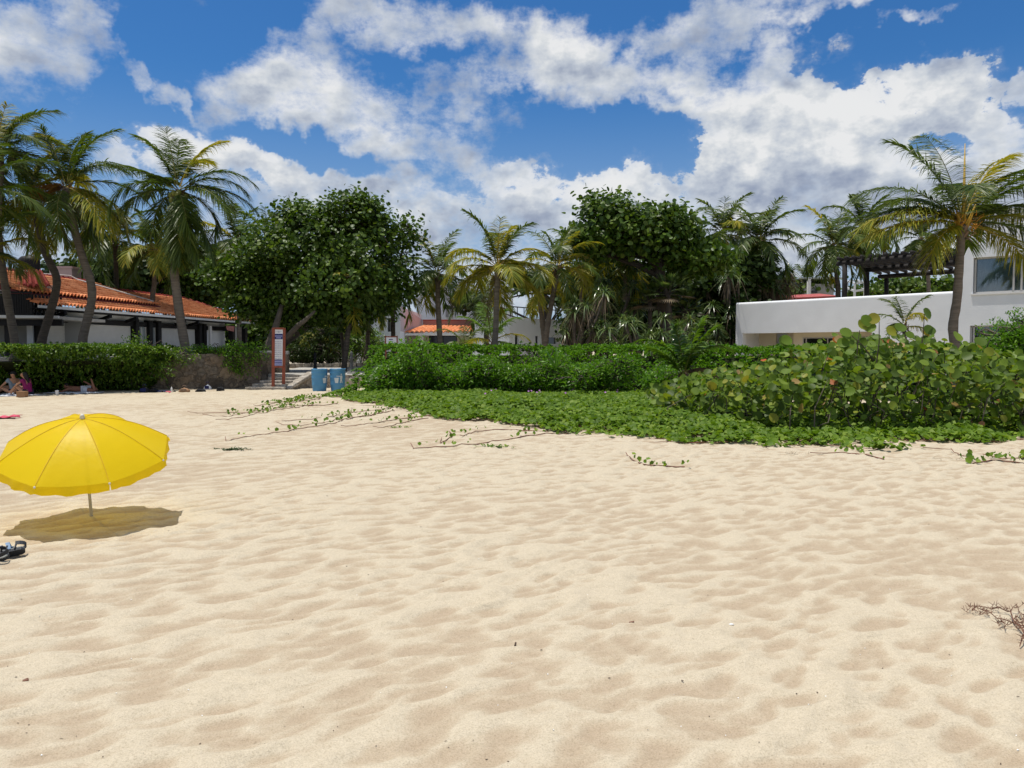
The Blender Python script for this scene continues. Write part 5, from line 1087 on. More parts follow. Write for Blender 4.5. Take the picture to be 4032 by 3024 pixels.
# ------------------------------------------------------------------ clipped hedges and bushes with paddle leaves
def hedge(label, segs, leaf, dens=62, seed=1, bump=.22, leafL=.12, name='hedge', cat='hedge', group=None, n_fr=1.0, slope=0.0, lside=0.0):
    """segs: list of (front-left, front-right, back-left, back-right, z-top-left, z-top-right, z0); leaf rosettes stand on every face"""
    global rng
    keep = rng; rng = np.random.default_rng(seed); c0 = np.array(segs[0][0]); root = thing(name, label, cat, (c0[0], c0[1], 0), group); am = AM(); core = MB(); tw = MB()
    for (fl, fr_, bl, br, zl, zr, z0) in segs:
        fl, fr_, bl, br = [np.array([*q[:2], 0.]) for q in (fl, fr_, bl, br)]
        def pt(u, v): return (fl*(1-u)[:,None]+fr_*u[:,None])*(1-v)[:,None] + (bl*(1-u)[:,None]+br*u[:,None])*v[:,None]
        zt = lambda u: zl*(1-u)+zr*u
        wid = np.linalg.norm(fr_-fl); dep = np.linalg.norm(bl-fl); hgt = (zl+zr)/2-z0
        ins = .26 if slope >= 0 else .44; fi, fj, bi, bj = [pt(np.array([u]), np.array([v]))[0] for u, v in ((ins/wid*1.0, ins/dep*1.3), (1-ins/wid, ins/dep*1.3), (ins/wid, 1-ins/dep), (1-ins/wid, 1-ins/dep))]
        fnn = unit(np.array([(fr_-fl)[1], -(fr_-fl)[0], 0])); fnn = fnn if fnn[1] < 0 else -fnn
        sc_ = slope*.85 if slope > 0 else slope*1.3
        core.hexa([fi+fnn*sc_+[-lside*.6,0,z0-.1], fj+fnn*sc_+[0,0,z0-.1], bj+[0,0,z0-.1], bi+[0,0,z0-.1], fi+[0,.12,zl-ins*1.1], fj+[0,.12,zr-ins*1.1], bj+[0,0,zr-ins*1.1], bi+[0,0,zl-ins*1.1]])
        out = []
        def put(n, f, nrm):
            u, v, w = rng.uniform(0,1,n), rng.uniform(0,1,n), rng.uniform(0,1,n); out.append((f(u,v,w), np.tile(nrm, (n,1))))
        nf = int(wid*math.hypot(hgt,slope)*dens*n_fr); nt = int(wid*dep*dens*.8); ns = int(dep*hgt*dens*.8)
        fn = unit(np.array([(fr_-fl)[1], -(fr_-fl)[0], 0])); fn = fn if fn[1] < 0 else -fn
        put(nf, lambda u,v,w: pt(u, v*0+.02)+np.stack([u*0,u*0,z0+(zt(u)-z0)*w], 1)+fn[None]*(slope*(1-w)**(.8 if slope > 0 else 1.3))[:,None]+np.stack([-lside*(1-w)*(1-u)**8,u*0,u*0],1), fn+[0,0,.35+slope*.7])
        put(nt, lambda u,v,w: pt(u, v)+np.stack([u*0,u*0,zt(u)], 1), [0,-.15,1])
        for e in (0, 1): put(ns, lambda u,v,w: pt(u*0+e, v)+np.stack([u*0-(lside*(1-w) if e == 0 else 0),u*0,z0+(zt(u*0+e)-z0)*w], 1)+fn[None]*(slope*(1-w)*(1-v))[:,None], [(-1 if e == 0 else 1),-.2,.35])
        P = np.concatenate([o[0] for o in out]); Nn = unit(np.concatenate([o[1] for o in out]))
        b = fbm(P[:,0]*1.1+P[:,1]*.4, P[:,2]*1.7+P[:,1]*.9, 3, seed)-.5; P = P + Nn*(b[:,None]*bump*2.2) 
        top = Nn[:,2] > .8; P[top,2] -= np.clip(b[top],0,1)*bump*1.9 
        P += rng.normal(0,.05,P.shape); per = 7; n = len(P); g = vnoise(P[:,0]*3+9, P[:,2]*3+P[:,1]*2, seed+3) > .16; P, Nn = P[g], Nn[g]; n = len(P)
        PP = np.repeat(P, per, 0); NN = np.repeat(Nn, per, 0); d = unit(NN*.75 + unit(rng.normal(size=PP.shape))*.85 + [0,0,.25])
        blades(am, PP+d*.01, d, leafL*rng.uniform(.7,1.15,n*per), leafL*.42, droop=.22, prof=(.35,.95,1,.35), roll=rng.normal(0,.5,n*per))
    am.build('foliage', M[leaf], root); core.build('dark_core', M['core'], root); rng = keep; return root  # solid dark core added behind the leaves to block light
H0 = W(1492,1400,31.0)[0]
hedge('long clipped green hedge across the middle, from the notice board to the white villa', [((-4.9,28.6),(6.9,27.6),(-5.2,31.2),(7.2,30.6),1.70,1.68,0),((7.0,28.0),(22,26.5),(7.2,30.6),(22.5,30.0),1.68,1.74,0)], 'scaevola', 88, 121, slope=2.3, lside=.75, bump=.36)
def mound(label, blobs, d, nc, seed): tree('bush', label, 'bush', blobs, d, blobs[0][0], 'scaevola', nc, 9, .055, [(blobs[0][0], 1520), (blobs[0][0]+5, blobs[0][1])], .05, seed, 0, 'shaggy bushes in front of the hedge', .6, spread_=.13, limbs=4, kind='blade')
mound('shaggy green bush bulging from the left end of the clipped hedge towards the barrels', [(1530,1490,80,65,0,.9),(1640,1455,90,85,-.3,1.1),(1760,1490,90,60,0,1)], 26.6, 760, 122)
mound('shaggy green bush in front of the hedge left of the thin lily', [(1890,1465,110,80,0,1.1),(2030,1490,110,55,0,1.1),(2150,1450,70,70,0,1)], 26.2, 760, 123)
mound('shaggy green bush in front of the hedge right of the thin lily', [(2310,1485,110,60,0,1.2),(2450,1450,120,85,0,1.2),(2560,1480,70,60,0,1)], 25.4, 800, 124)
mound('shaggy green bush at the foot of the young palm', [(2600,1500,80,45,0,.9),(2690,1520,60,30,0,.8)], 23.6, 320, 126)
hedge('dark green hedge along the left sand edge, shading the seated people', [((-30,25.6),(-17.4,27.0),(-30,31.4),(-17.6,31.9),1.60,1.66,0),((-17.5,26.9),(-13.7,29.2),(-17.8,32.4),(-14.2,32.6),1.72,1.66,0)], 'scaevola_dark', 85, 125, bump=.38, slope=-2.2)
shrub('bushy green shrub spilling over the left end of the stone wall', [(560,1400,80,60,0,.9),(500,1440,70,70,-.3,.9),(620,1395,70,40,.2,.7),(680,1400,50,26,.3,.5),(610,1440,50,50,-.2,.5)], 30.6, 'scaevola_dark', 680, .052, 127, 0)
shrub('green shrub trailing over the top of the stone wall', [(860,1385,70,30,0,.6),(940,1385,70,38,0,.7),(980,1390,40,35,0,.6),(930,1430,35,50,-.3,.4),(790,1378,60,22,.2,.5)], 32.4, 'scaevola', 520, .05, 129, 1.3)
shrub('bright bush at the far right edge in front of the villa tower', [(4010,1330,110,80,0,1.1),(4080,1400,120,120,0,1.4),(3960,1390,60,60,0,.7),(4080,1290,70,60,0,.8),(3900,1420,40,50,0,.6)], 19.5, 'scaevola', 900, .045, 131, 0, sp=.09)
# dry bare twigs showing in the hedge
tw = MB()
for i in range(46):
    p = W(random.uniform(2045,2120), random.uniform(1380,1440), 27.2+random.uniform(-.4,.5)); q = p + [random.uniform(-.25,.25), random.uniform(-.2,.1), random.uniform(-.1,.3)]; tw.tube([p, lerp(p,q,.5)+rng.normal(0,.03,3), q], [.012,.008,.003], 4)
tag(tw.build('bare_twigs', M['bark'], None), 'patch of bare grey twigs in the clipped hedge face', 'twigs')
# ------------------------------------------------------------------ strap-leaved plants
def heads(name, label, cat, pts, d, L, W_, n, leaf='pandan', seed=1, z0=0, group=None, droop=.75, dead=0, stem=True, upr=.25, prof=(.8,1,.85,.6,.08), ft=1.0):
    global rng
    keep = rng; rng = np.random.default_rng(seed); P0 = W(pts[0][0], pts[0][1], d); root = thing(name, label, cat, (P0[0], d, z0), group); am = AM(); dm = AM(); sm = MB()
    for (px, py, dd) in pts:
        c = W(px, py, d+dd); az = rng.uniform(0, 2*pi, n); el = rng.uniform(upr-.5, 1.45, n)
        dr = np.stack([np.cos(az)*np.cos(el), np.sin(az)*np.cos(el), np.sin(el)], 1)
        blades(am, np.tile(c, (n,1))+dr*.05, dr, L*rng.uniform(.7,1.15,n), W_*rng.uniform(.8,1.15,n), droop=rng.uniform(droop*.5, droop*1.3, n)*ft, prof=prof, roll=rng.normal(0,.25,n))
        if dead:
            az = rng.uniform(0, 2*pi, dead); blades(dm, np.tile(c, (dead,1))-[0,0,.05], np.stack([np.cos(az)*.5, np.sin(az)*.5, rng.uniform(-1,0,dead)], 1), L*rng.uniform(.7,1.2,dead), W_*.8, droop=.7, prof=prof)
        if stem: b = np.array([P0[0]+rng.uniform(-.3,.3), d+rng.uniform(-.2,.2), z0-.05]); sm.tube([b, lerp(b,c,.5)+[0,0,.15], c], [.07,.06,.05], 7)
    am.build('leaves', M[leaf], root)
    if dead: dm.build('dead_leaves', M['palm_d'], root)
    if stem: sm.build('stem', M['bark'], root, smooth=True)
    rng = keep; return root
pg = 'pandanus clumps behind the hedge'
def cloud(x0, x1, y0, y1, k, s):
    r = random.Random(s); return [(r.uniform(x0,x1), r.uniform(y0,y1), r.uniform(-.8,.8)) for _ in range(k)]
heads('pandanus', 'tall pandanus with silvery strap leaves beside the white wing', 'pandanus', cloud(2225,2400,1150,1340,17,1), 36.5, .75, .055, 42, seed=141, group=pg, dead=16)
heads('pandanus', 'low pandanus clump left of the young palm, behind the hedge', 'pandanus', cloud(2390,2560,1240,1365,16,2), 35, .75, .055, 44, seed=142, group=pg)
heads('pandanus', 'low pandanus clump directly behind the young palm', 'pandanus', cloud(2560,2740,1250,1365,15,3), 35, .72, .055, 40, seed=143, group=pg)
heads('pandanus', 'dark pandanus in the shade under the flat topped tree, left side', 'pandanus', cloud(2340,2520,1110,1240,9,4), 41, .95, .07, 40, seed=144, group=pg)
heads('pandanus', 'tall pandanus right under the flat topped tree', 'pandanus', cloud(2780,2930,1060,1240,12,5), 45, .9, .06, 42, seed=145, group=pg, dead=10)
heads('pandanus', 'large pandanus with a brown skirt of dead leaves left of the white parapet', 'pandanus', [(3040,1055,0),(3080,1085,.3),(3000,1100,-.4),(3100,1120,.2),(3040,1125,-.6),(2980,1150,.4),(3110,1070,.8),(3060,1150,-.5),(3000,1060,.6)], 48, 1.15, .06, 60, seed=146, group=pg, dead=60)
heads('pandanus', 'pandanus in the gap just left of the white parapet corner', 'pandanus', cloud(2740,2850,1270,1360,7,6), 43, .7, .06, 34, seed=147, group=pg)
fg = 'fan palms in the thicket'
def fan(label, px, py, d, seed, n=16, leaf='palm', r=.75):
    global rng
    keep = rng; rng = np.random.default_rng(seed); c = W(px, py, d); root = thing('fan_palm', label, 'fan palm', (c[0], d, 0), fg); am = AM(); st = MB(); dm = AM()
    for i in range(n):
        az = i*2.4; el = 1.2-1.6*i/n; dr = np.array([cos(az)*cos(el), sin(az)*cos(el), sin(el)]); h = c+dr*.75; st.tube([c, h], [.02,.012], 4)
        a = np.linspace(-1.9, 1.9, 22); s = unit(np.cross(dr, [0,0,1.])+1e-6); f = np.cross(s, dr); D = dr[None]*np.cos(a)[:,None]+s[None]*np.sin(a)[:,None]+f*.1
        blades(am if el > -.1 else dm, np.tile(h, (22,1)), D, r*rng.uniform(.85,1.05,22)*(1-.25*np.abs(a)/1.9), .075, droop=.25, prof=(.5,1,.7,.05))
    am.build('fan_leaves', M[leaf], root); dm.build('dead_leaves', M['palm_d'], root); st.tube([(c[0],c[1],0), c], [.12,.10], 9); st.build('trunk', M['bark_dark'], root); rng = keep
fan('fan palm with bright centre leaf under the thick dark trunk', 2632, 1160, 38.5, 151, leaf='pandan')
fan('darker fan palm left of the bright one in the thicket', 2560, 1190, 39.5, 152)
fan('fan palm low in the thicket with grey hanging leaves', 2700, 1230, 40.5, 153)
# spider lilies
def lily(label, px, py, h, seed, flowers=0, d=None, spread=.3):
    p = G(px, py) if d is None else W(px, py, d); heads('spider_lily', label, 'lily', [(px, py, 0)], p[1], h, .055, 22, 'lily', seed, 0, 'strap leaved lilies', droop=.22, stem=False, upr=1.25, prof=(.8,1,.9,.6,.05))
    if flowers:
        c = np.array([p[0], p[1], max(0,p[2])+h*.92]); am = AM(); fs = MB(); global rng
        for i in range(flowers):
            q = c+[random.uniform(-spread,spread), random.uniform(-.1,.1), random.uniform(-.05,.15)]; fs.tube([[p[0],p[1],.1], lerp([p[0],p[1],.1], q, .6)+[0,0,.05], q], [.014,.012,.008], 5)
            az = np.linspace(0, 2*pi, 8)[:-1]; blades(am, np.tile(q, (7,1)), np.stack([np.cos(az), np.sin(az), az*0+.5], 1), .15, .012, droop=.9, prof=(1,1,1,.2))
        r = thing('lily_flowers', 'spidery white '+label.split(' with ')[0]+' flowers', 'flowers', c, 'spider lily flowers'); am.build('petals', M['flower'], r); fs.build('flower_stalk', M['lily'], r)
lily('upright strap leaved lily in the hedge face, left one', 2190, 1460, .95, 161, d=25.0)
lily('lily with thin upright leaves at the vine edge', 2285, 1552, .75, 162)
lily('lily among the round leaves left of the young palm foot', 2790, 1545, .75, 163, 3)
lily('tall dark lily clump standing left in the sea grape bush', 3072, 1620, 1.0, 164)
lily('large lily with white flowers in the sea grape bush', 3680, 1590, 1.0, 165, 6)
lily('small lily under the dark bush by the vines', 2610, 1530, .4, 166)
# ------------------------------------------------------------------ sea grape bush at the right
def grape_bush():
    global rng
    rng = np.random.default_rng(171)
    root = thing('sea_grape_bush', 'broad sea grape bush with large round leaves, some yellow or red', 'bush', (7, 17, 0))
    n = 4600; u = rng.uniform(0,1,n); X = []; 
    px = 2600 + u*(4250-2600)
    top = np.interp(px, [2600,2700,2850,3000,3150,3300,3450,3700,3850,4000,4250], [1570,1525,1465,1425,1375,1330,1315,1320,1365,1400,1415])
    bot = np.interp(px, [2600,2850,3200,3600,4250], [1600,1625,1655,1665,1660])
    d = 14.6 + 4.2*rng.uniform(0,1,n)**1.3; d = d + np.interp(px, [2600,3000], [2.5,0])
    zt = np.array([W(a, b, 16.5)[2] for a, b in zip(px, top)]); z = zt*(rng.uniform(0,1,n)**.75)*np.interp(d, [14.6,15.6,17], [.66,.92,1.0]); z = np.maximum(z, .12)
    x = (px-2016)/FPX*16.8; x = x*d/16.8*.5 + x*.5
    P = np.stack([x, d, z], 1); P += rng.normal(0,.05,P.shape); am = AM()
    disks(am, P, np.stack([rng.normal(0,.5,n), rng.normal(-.35,.5,n), rng.uniform(.1,1.1,n)], 1), .088*rng.uniform(.5,1.2,n), cup=.16, k=12)
    am.build('leaves', M['bushleaf'], root, smooth=False); sm = MB()
    for i in range(260):
        j = rng.integers(n); p = P[j]; b = np.array([p[0]+rng.uniform(-.6,.6), p[1]+rng.uniform(-.2,.5), 0]); sm.tube([b, lerp(b,p,.5)+rng.normal(0,.12,3), p], [.014,.011,.006], 5, cap=False)
    for (a, b_, c_, e) in ((3385,1300,3352,1405),(3462,1265,3450,1350),(3640,1235,3618,1330),(3340,1310,3440,1330)):
        q = W(a, b_, 15.6); s = W(c_, e+90, 15.8); sm.tube([s, lerp(s,q,.5)+[.03,0,.03], q], [.014,.011,.007], 5)
    sm.build('stems', M['bark'], root); am = AM(); q = np.array([W(*t, 15.5) for t in [(3410,1262),(3425,1290),(3395,1280),(3650,1235),(3440,1255),(3510,1305),(3660,1300),(3770,1325),(3330,1310),(3320,1350),(3545,1290),(3860,1345),(3085,1345),(3096,1340)]])
    disks(am, q, np.stack([rng.normal(0,.3,14), np.full(14,-.9), rng.uniform(.2,.8,14)], 1), .125, cup=.14, k=12); am.build('top_leaves', M['bushleaf'], root)
    # near-black block standing for dead litter and shade under the bush
    lit = MB(); lit.box((8.3,17.6,.1), (10.5,3.4,.34)); lit.build('dark_core', M['core'], root)
grape_bush()
# ------------------------------------------------------------------ beach vines: ground cover (cannot be counted)
def cover():
    global rng
    rng = np.random.default_rng(181)
    fp = [(1180,1553),(1250,1560),(1396,1583),(1573,1611),(1640,1636),(1776,1656),(2092,1682),(2214,1706),(2423,1722),(2621,1742),(2845,1752),(3180,1752),(3462,1768),(3697,1760),(4026,1733),(4400,1730)]
    F = np.array([G(*q)[:2] for q in fp]); n = 150000
    x = rng.uniform(-9, 14, n); fy = np.interp(x, F[:,0], F[:,1]); top = np.interp(x, [-9,-7,-5.5,4,6,14], [27.2,27.4,27.0,25.6,20,17]); top = np.maximum(top, fy+.1)
    y = fy + (top-fy)*rng.uniform(0,1,n); wgt = np.minimum(1, (18/np.maximum(y,8))**1.0)*(top-fy)/14; ok = (rng.uniform(0,1,n) < wgt*1.15) & (x > -7.4)
    e = (y-fy) + (fbm(x*1.3, y*1.3, 4, 7)-.5)*3.6; ok &= (e > .1) & (rng.uniform(0,1,n) < np.clip(e/1.1, .12, 1)) & ((fbm(x*2.2, y*2.2, 2, 19) > .27) | (rng.uniform(0,1,n) < .35))
    x, y, e = x[ok], y[ok], e[ok]; m = len(x); hh = .03 + np.clip(e*.10, 0, .20)*(.7+.8*fbm(x*1.2, y*1.2, 2, 17)) + .12*np.clip(e-2.2,0,1)*fbm(x*.8, y*.8, 2, 27)
    z = sand_h(x, y) + hh*rng.uniform(.55,1.0,m); am = AM(); r = .055*rng.uniform(.6,1.25,m)
    disks(am, np.stack([x,y,z],1), np.stack([rng.normal(0,.45,m), rng.normal(-.2,.45,m), np.full(m,.75)], 1), r, cup=.22, heart=True, k=6, stretch=1.15)
    o = am.build('beach_vine_cover', M['vine']); tag(o, 'dense green beach morning glory carpet spreading over the sand', 'ground cover', kind='stuff')
    k = 70; px = rng.uniform(1900, 2900, k); py = rng.uniform(1535, 1590, k); P = np.array([G(a, b) for a, b in zip(px, py)]); P[:,2] += .3; am = AM(); disks(am, P, np.tile([0,-.8,.6], (k,1))+rng.normal(0,.2,(k,3)), .032, cup=.3)
    tag(am.build('vine_flowers', M['violet']), 'scattered small violet flowers over the vine carpet', 'flowers', kind='stuff'); print('cover', m)
    # dark matted stems below the leaves
    k = 2600; i = rng.integers(0, m, k); a = rng.uniform(0, 6.28, k); am = AM(); blades(am, np.stack([x[i], y[i], sand_h(x[i],y[i])+.02], 1), np.stack([np.cos(a), np.sin(a), a*0+.03], 1), .5, .012, prof=(1,1,.4), roll=1.2); tag(am.build('vine_stems', M['stem_red']), 'matted thin stems under the vine leaves', 'stems', kind='stuff')
cover()
def runner(label, pts, seed, lf=1.0, r=.045):
    global rng
    rng = np.random.default_rng(seed); P = np.array([GS(*q) for q in pts]); root = thing('vine_runner', label, 'vine', P[0], 'vine runners creeping over the sand')
    s = np.concatenate([[0], np.cumsum(np.linalg.norm(np.diff(P, axis=0), axis=1))]); L_ = s[-1]; k = max(8, int(L_/.12)); t = np.linspace(0, L_, k); Q = np.stack([np.interp(t, s, P[:,i]) for i in range(3)], 1)
    Q[:,0] += .05*np.sin(t*3+seed); Q[:,1] += .05*np.sin(t*2.3+seed*2); Q[:,2] = sand_h(Q[:,0], Q[:,1])+.012; Q[0,2] += .035; Q[1,2] += .012
    sm = MB(); sm.tube(Q, np.linspace(.006,.010,k), 5, cap=False); sm.build('stem', M['stem_red'], root)
    n = max(3, int(L_*6*lf)); tt = L_*rng.uniform(.06,1,n)**.75; B = np.stack([np.interp(tt, t, Q[:,i]) for i in range(3)], 1); B += np.stack([rng.normal(0,.04,n), rng.normal(0,.04,n), rng.uniform(.02,.09,n)], 1)
    am = AM(); disks(am, B, np.stack([rng.normal(0,.6,n), rng.normal(-.4,.5,n), rng.uniform(.0,.9,n)], 1), r*rng.uniform(.45,1.15,n), cup=.35, heart=True, k=6); am.build('leaves', M['vine'], root)
RN = [('vine runner furthest from the hedge corner, tip pointing to the house wall', [(747,1618),(800,1622),(978,1623),(1080,1598),(1257,1570)],1.2),
 ('vine runner second from the top, starting left of the barrels', [(798,1635),(890,1637),(991,1623),(1092,1606),(1333,1589)],1.2),
 ('short vine runner with bare tip below the topmost ones', [(839,1652),(953,1641),(1054,1618),(1240,1592)],1.2),
 ('long solitary vine runner reaching lowest left towards the grass tuft', [(880,1727),(896,1738),(1016,1715),(1156,1690),(1320,1661),(1478,1630),(1560,1622)],.9),
 ('vine runner in the middle bundle, upper one', [(1108,1655),(1232,1649),(1396,1623),(1540,1608)],1.4),
 ('vine runner in the middle bundle, lower one', [(1092,1665),(1181,1671),(1333,1652),(1520,1622)],1.2),
 ('leafy vine runner nearest the carpet in the middle bundle', [(1352,1677),(1447,1665),(1650,1640)],1.6),
 ('short bare vine runner right of the middle bundle', [(1472,1684),(1523,1677),(1681,1645)],.9),
 ('long vine runner with round leaves curling below the carpet centre', [(1608,1750),(1618,1767),(1725,1756),(1871,1744),(2029,1722),(2156,1706),(2230,1706)],1.0),
 ('looping reddish runner just below the carpet centre', [(1801,1721),(1883,1696),(2028,1693),(2160,1700)],.9),
 ('short runner beside the small grass patch below the carpet', [(1735,1725),(1745,1742),(1772,1722),(1775,1700)],.6),
 ('detached curling runner with two big leaves on open sand', [(2472,1790),(2512,1807),(2567,1832),(2622,1825),(2681,1830)],1.6),
 ('thin forked reddish runner below the right part of the carpet', [(3203,1779),(3321,1772),(3400,1790),(3481,1803)],.8),
 ('runner with dark crinkled leaves at the right sand edge', [(3744,1772),(3800,1795),(3838,1824),(3923,1805),(4021,1815)],2.2),
 ('runner with big glossy leaves cut by the right picture edge', [(3870,1792),(3960,1800),(4040,1808),(4100,1820)],4.0),
 ('vine runner between the top ones and the carpet edge', [(990,1600),(1060,1592),(1150,1580),(1260,1566)],2.0),
 ('leafy runner joining the carpet tip by the barrels', [(1050,1588),(1130,1580),(1200,1566),(1290,1560)],2.4)]
for i, (l, p, f) in enumerate(RN): runner(l, p, 200+i, f, .055 if i > 12 else .045)
def tuft(label, px, py, n, L_, seed, leaf='vine', w=.02):
    global rng
    rng = np.random.default_rng(seed); p = GS(px, py); root = thing('grass_tuft', label, 'grass tuft', p); am = AM(); az = rng.uniform(0,6.28,n)
    b = p+np.stack([rng.normal(0,.13,n), rng.normal(0,.06,n), np.zeros(n)], 1); blades(am, b, np.stack([np.cos(az), np.sin(az), rng.uniform(.1,.9,n)],1), L_*rng.uniform(.6,1.1,n), w, droop=.3); am.build('blades', M[leaf], root)
tuft('dark green tuft alone on the sand below the longest runner', 908, 1773, 120, .09, 231, 'darkleaf'); tuft('small bright leafy tuft below the carpet centre', 1962, 1757, 34, .13, 232, 'vine', .035); tuft('tiny green tuft right of the middle runner bundle', 1570, 1680, 26, .12, 233, 'vine', .03)
tuft('sparse dry stalks at the lower carpet edge', 3130, 1775, 14, .2, 234, 'palm_d', .006); tuft('dry stalks near the right runner', 3735, 1800, 10, .22, 235, 'palm_d', .006)
def debris():
    global rng
    rng = np.random.default_rng(241); n = 420; y = 3+rng.uniform(0,1,n)**1.6*22; x = rng.uniform(-1,1,n)*y*.72; a = rng.uniform(0, 6.28, n); am = AM()
    L_ = rng.uniform(.004,.014,n); blades(am, np.stack([x, y, sand_h(x,y)+.003], 1), np.stack([np.cos(a), np.sin(a), a*0+.1], 1), L_, L_*.5, prof=(.6,1,.6), roll=rng.normal(0,.4,n)); tag(am.build('sand_debris', M['debris']), 'tiny dark bits of seaweed and twig scattered on the sand', 'debris', kind='stuff')
    n = 130; y = 3+rng.uniform(0,1,n)*9; x = rng.uniform(-1,1,n)*y*.7; am = AM(); disks(am, np.stack([x,y,sand_h(x,y)+.002],1), np.tile([0,0,1.],(n,1))+rng.normal(0,.3,(n,3)), rng.uniform(.002,.005,n), cup=.5, k=6); tag(am.build('shell_bits', M['shell']), 'tiny white shell fragments in the sand', 'debris', kind='stuff')
    p = GS(2880, 2428); m = MB(); m.ball(p+[0,0,.003], (.017,.009,.006), 8); tag(m.build('shell', M['shell'], None, smooth=True), 'small white shell piece on the foreground sand', 'shell')
    p = GS(2028, 2512); m = MB(); m.tube([p, p+[.004,.03,.008]], [.006,.005], 6); tag(m.build('twig_bit', M['debris'], None), 'short dark twig bit in the centre foreground', 'twig')
    p = GS(100, 2655); m = MB(); m.ball(p+[0,0,.004], (.014,.02,.008), 8, jit=.2); tag(m.build('pebble', M['driftwood'], None, smooth=True), 'brown pebble at the lower left', 'pebble')
    p = GS(2478, 2415); m = MB(); m.tube([p, p+[.03,.004,.006]], [.006,.004], 6); tag(m.build('bark_chip', M['stem_red'], None), 'reddish bark chip lying on the foreground sand', 'chip')
debris()
def branch():
    S = 332/1836; f = lambda q: (3700+q[0]*S, 2300+q[1]*S)
    root = thing('dry_branch', 'dry reddish forked seaweed branch on the sand at the right edge', 'branch', GS(3980, 2450)); m = MB()
    lines = [([(1900,1060),(1780,960),(1700,850),(1600,760),(1540,650),(1480,590),(1260,540),(1150,500),(980,485),(800,470),(650,425),(630,480)], .008),
      ([(1900,900),(1780,880),(1600,800),(1400,780),(1240,710),(1090,665),(1000,560),(900,520),(780,490),(700,500),(720,545),(830,560)], .006), ([(1800,960),(1680,890),(1600,860),(1480,860),(1390,810),(1320,760)], .006),
      ([(1090,665),(960,640),(910,660),(830,635)], .004), ([(1040,640),(960,580),(890,585),(820,550)], .004), ([(690,485),(580,500),(460,515)], .003), ([(1540,600),(1600,570),(1660,560),(1740,490),(1836,470)], .004),
      ([(1600,760),(1680,700),(1760,690),(1900,720)], .006), ([(1640,780),(1750,750),(1900,760)], .005), ([(1380,780),(1300,800),(1260,830),(1290,850),(1350,900)], .004), ([(1390,800),(1400,880),(1420,930)], .003), ([(1480,600),(1430,560),(1370,515)], .005), ([(1280,540),(1240,480),(1160,445),(1140,480)], .004), ([(1836,1100),(1800,1190),(1745,1245)], .009), ([(1840,1090),(1780,1050)], .01), ([(1840,640),(1760,650),(1700,600)], .005), ([(1840,860),(1780,830),(1720,790)], .006)]
    for i, (L_, r) in enumerate(lines):
        P = np.array([GS(*f(q)) for q in L_]); P[:,2] += .012+.03*np.abs(np.sin(np.arange(len(P))*1.3+i)); m.tube(P, np.linspace(r, r*.45, len(P))*.6, 6)
        for k in range(len(P)-1):
            for j in range(3):
                a = lerp(P[k], P[k+1], random.random()); m.tube([a, a+[random.uniform(-.025,.025), random.uniform(-.03,.03), random.uniform(0,.03)]], [.0018,.001], 4)
    m.build('twigs', M['driftwood'], root)
branch()
# ------------------------------------------------------------------ people: skinned bodies
def skin_obj(name, joints, edges, mat, parent, sub=2, smooth=True):
    """joints: {key: (pos, radius)}; first key is the root; grown with Skin + Subdivision and baked to a mesh"""
    keys = list(joints); me = bpy.data.meshes.new(name); me.from_pydata([tuple(map(float, joints[k][0])) for k in keys], [(keys.index(a), keys.index(b)) for a, b in edges], [])
    o = bpy.data.objects.new(name, me); COL.objects.link(o); o.modifiers.new('skin', 'SKIN'); sb = o.modifiers.new('sub', 'SUBSURF'); sb.levels = sub; sb.render_levels = sub
    if not me.skin_vertices: me.skin_vertices.new()
    for i, k in enumerate(keys):
        r = joints[k][1]; me.skin_vertices[0].data[i].radius = (r, r) if np.isscalar(r) else r
        me.skin_vertices[0].data[i].use_root = (i == 0)
    bpy.context.view_layer.update(); dg = bpy.context.evaluated_depsgraph_get(); nm = bpy.data.meshes.new_from_object(o.evaluated_get(dg)); bpy.data.objects.remove(o)
    nm.materials.clear(); nm.materials.append(mat); nm.polygons.foreach_set('use_smooth', [True]*len(nm.polygons)); return link(name, nm, parent)
